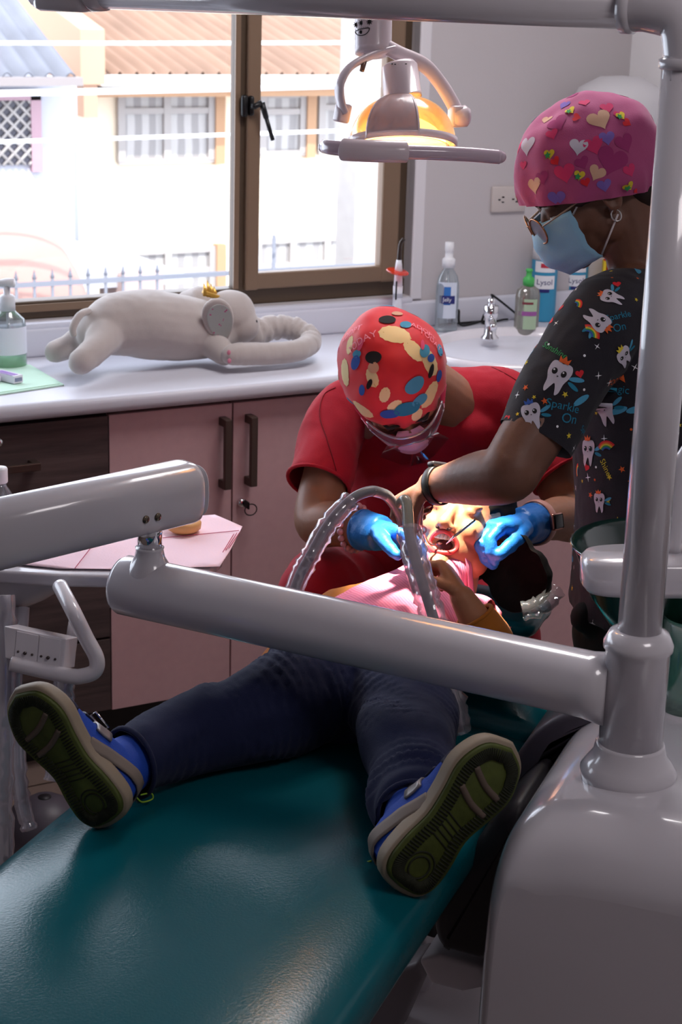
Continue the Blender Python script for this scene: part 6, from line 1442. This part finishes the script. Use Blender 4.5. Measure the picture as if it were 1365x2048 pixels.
make_shoe(hl, tl, CF*.86+RR*.46+V((0, 0, .14)), 1, aL, 'l')
hr, tr2 = at(800, 1778, dRs), at(1028, 1496, dRs+.01)
make_shoe(hr, tr2, CF*.86-RR*.44+V((0, 0, .14)), -1, aR, 'r')
# ------------------------------------------------------------------ pink bib over the chest
srcb = bmesh.new()
loft(srcb, [(ap(2.42, -.905, SZ+.078), P_*.124, ZZ*.076), (ap(2.50, -.905, SZ+.085), P_*.120, ZZ*.080), (ap(2.60, -.895, SZ+.10), P_*.130, ZZ*.082), (ap(2.68, -.888, SZ+.118), P_*.135, ZZ*.070), (ap(2.735, -.885, SZ+.125), P_*.10, ZZ*.060)], 30, 2.3)
chain(srcb, [(Pc(0, .030, -.105), .050), (ap(2.70, -.885, SZ+.13), .062)]); chain(srcb, [(lsh, .058), (sh, .06)])
srcb = remesh(srcb, .006, 4); srcb.normal_update(); TB = BVHTree.FromBMesh(srcb); srcb.free()
def drape(corners, n=34, lift=.005, wv=.004, seed=0, top=.93, zmin=.70):
    q = [V(c) for c in corners]; rows = []
    for i in range(n+1):
        u_ = i/n; row = []
        for j in range(n+1):
            v_ = j/n; p = q[0]*(1-u_)*(1-v_)+q[1]*u_*(1-v_)+q[2]*u_*v_+q[3]*(1-u_)*v_
            h = TB.ray_cast(V((p.x, p.y, top)), V((0, 0, -1)), .4); z = max(zmin, h[0].z if h[0] is not None else zmin)
            row.append([p.x, p.y, z])
        rows.append(row)
    Z0 = [[r[2] for r in row] for row in rows]
    for it in range(5):     # the sheet bridges hollows
        Z1 = [[max(Z0[i][j], sum(Z0[min(n, max(0, i+a))][min(n, max(0, j+b))] for a in (-1, 0, 1) for b in (-1, 0, 1))/9) for j in range(n+1)] for i in range(n+1)]; Z0 = Z1
    b = BM()
    ruled(b, [[V((rows[i][j][0], rows[i][j][1], Z0[i][j]+lift+wv*abs(nz(V((rows[i][j][0], rows[i][j][1], seed)), 16))+.0012*nz(V((rows[i][j][0], rows[i][j][1], seed)), 50))) for j in range(n+1)] for i in range(n+1)])
    shell(b, .0009); return b
zb = .815
def tp(px, py, zf):
    h = TB.ray_cast(CP, ray(px, py).normalized()); return h[0] if h[0] is not None else onz(px, py, zf)
c4 = [onz(605, 1262, .77), tp(848, 1112, .845), onz(1036, 1150, .81), onz(905, 1285, .80)]
M_bib = mat_wave('bib_pink', (226, 120, 152), (240, 140, 168), 60, 'X', .85, bump=.25, sharp=(.2, .8))
o = obj('patient_bib', drape(c4), M_bib); tag(o, 'pink ribbed paper bib spread over the chest of the child', 'bib')
# loose corner flap of the bib and neck paper
bm = drape([onz(868, 1118, .83), onz(905, 1096, .845), onz(1030, 1170, .79), onz(1005, 1215, .79)], 24, .010, .010, 3); o2 = obj('folded_edge', bm, M_bib, smooth=True, loc=tuple(WLOC[o])); o2.parent = o; o2.location = (0, 0, 0)
# plastic cover on the headrest
bm = BM(); hr0 = ap(2.93, -.80, BZ(2.9)+.02); sleeve(bm, [at(1045, 1222, 3.03), at(1075, 1215, 3.03), at(1098, 1200, 3.04), at(1112, 1180, 3.05)], .017, seed=3, seg=14, n=5)
o = obj('headrest_cover', bm, clear_mat('thin_film', (228, 232, 236), .12, .06)); tag(o, 'crinkled clear plastic cover on the headrest beside the dark hair', 'cover')
# ------------------------------------------------------------------ suction hoses held over the mouth
M_film2 = clear_mat('sleeve_film', (242, 232, 240), .35, .16)
h1 = thing('suction_hose', 'grey suction hose in crinkled plastic arching up in front of the red scrubs', 'hose', at(590, 1175, 2.86))
P1 = [at(560, 1290, 2.86), at(592, 1172, 2.86), at(622, 1110, 2.86), at(660, 1045, 2.87), at(705, 998, 2.88), at(745, 982, 2.89), at(775, 992, 2.91), at(798, 1025, 2.93), at(806, 1050, 2.94)]
bm = BM(); tube(bm, catmull(P1[:7], 7), .0088, 14); obj('tube', bm, M_hose, h1)
bm = BM(); tube(bm, catmull([P1[5], P1[6], P1[7], P1[8]], 6), [.0090, .0092, .0085, .0085], 14); obj('metal_end', bm, mat('brushed_grey', (150, 152, 154), .3, metal=.6), h1)
bm = BM(); sleeve(bm, P1[0:5], .0165, seed=11, n=9); obj('plastic_sleeve', bm, M_film2, h1)
h2 = thing('saliva_ejector', 'grey hose in crinkled plastic hanging straight down from the hand of the assistant', 'hose', at(865, 1215, 2.70))
P2 = [at(802, 1008, 2.88), at(809, 1000, 2.86), at(815, 1012, 2.85), at(818, 1060, 2.83), at(832, 1120, 2.80), at(850, 1180, 2.77), at(868, 1240, 2.75), at(885, 1320, 2.73), at(905, 1400, 2.73), at(918, 1462, 2.74)]
bm = BM(); tube(bm, catmull(P2, 6), .0085, 14); obj('tube', bm, M_hose, h2)
bm = BM(); tube(bm, catmull(P2[:4], 6), .0092, 14); obj('elbow', bm, mat('hose_elbow', (140, 138, 128), .3, coat=.3), h2)
bm = BM(); sleeve(bm, [P2[3]+V((0, 0, .0))]+P2[4:], .021, seed=21, n=7); obj('plastic_sleeve', bm, M_film2, h2)
bm = BM(); e0 = at(838, 1012, 2.93); e1_ = at(841, 1060, 2.94); tube(bm, [e0, e0.lerp(e1_, .5), e1_], [.009, .006, .0045], 14); tube(bm, [e1_+(CR*math.cos(t_)*.010+CU*math.sin(t_)*.007) for t_ in [2*PI*i/22 for i in range(22)]], .0016, 8, closed=True); o = obj('suction_tip', bm, clear_mat('pink_clear', (250, 190, 200), .35, .35)); tag(o, 'pinkish clear suction tip with ring between the fingers', 'dental tool')
bm = BM(); tube(bm, catmull([at(846, 1064, 2.96), at(856, 1086, 3.0), at(868, 1090, 3.02), at(880, 1086, 3.03)], 5), [.0028, .0024, .0022, .002], 10); ell(bm, at(879, 1087, 3.03), .006, .006, .002, (CR, CF, CU)); o = obj('dental_mirror', bm, M_chrome); tag(o, 'dark shiny dental mirror held at the left corner of the open mouth', 'dental tool')
bm = BM(); tube(bm, catmull([at(950, 1040, 3.02), at(915, 1068, 3.01), at(900, 1082, 3.015), at(893, 1088, 3.02)], 5), [.0032, .0028, .0012, .0008], 10); o = obj('dental_probe', bm, M_chrome); tag(o, 'thin steel probe pointing from right blue glove into the mouth', 'dental tool')
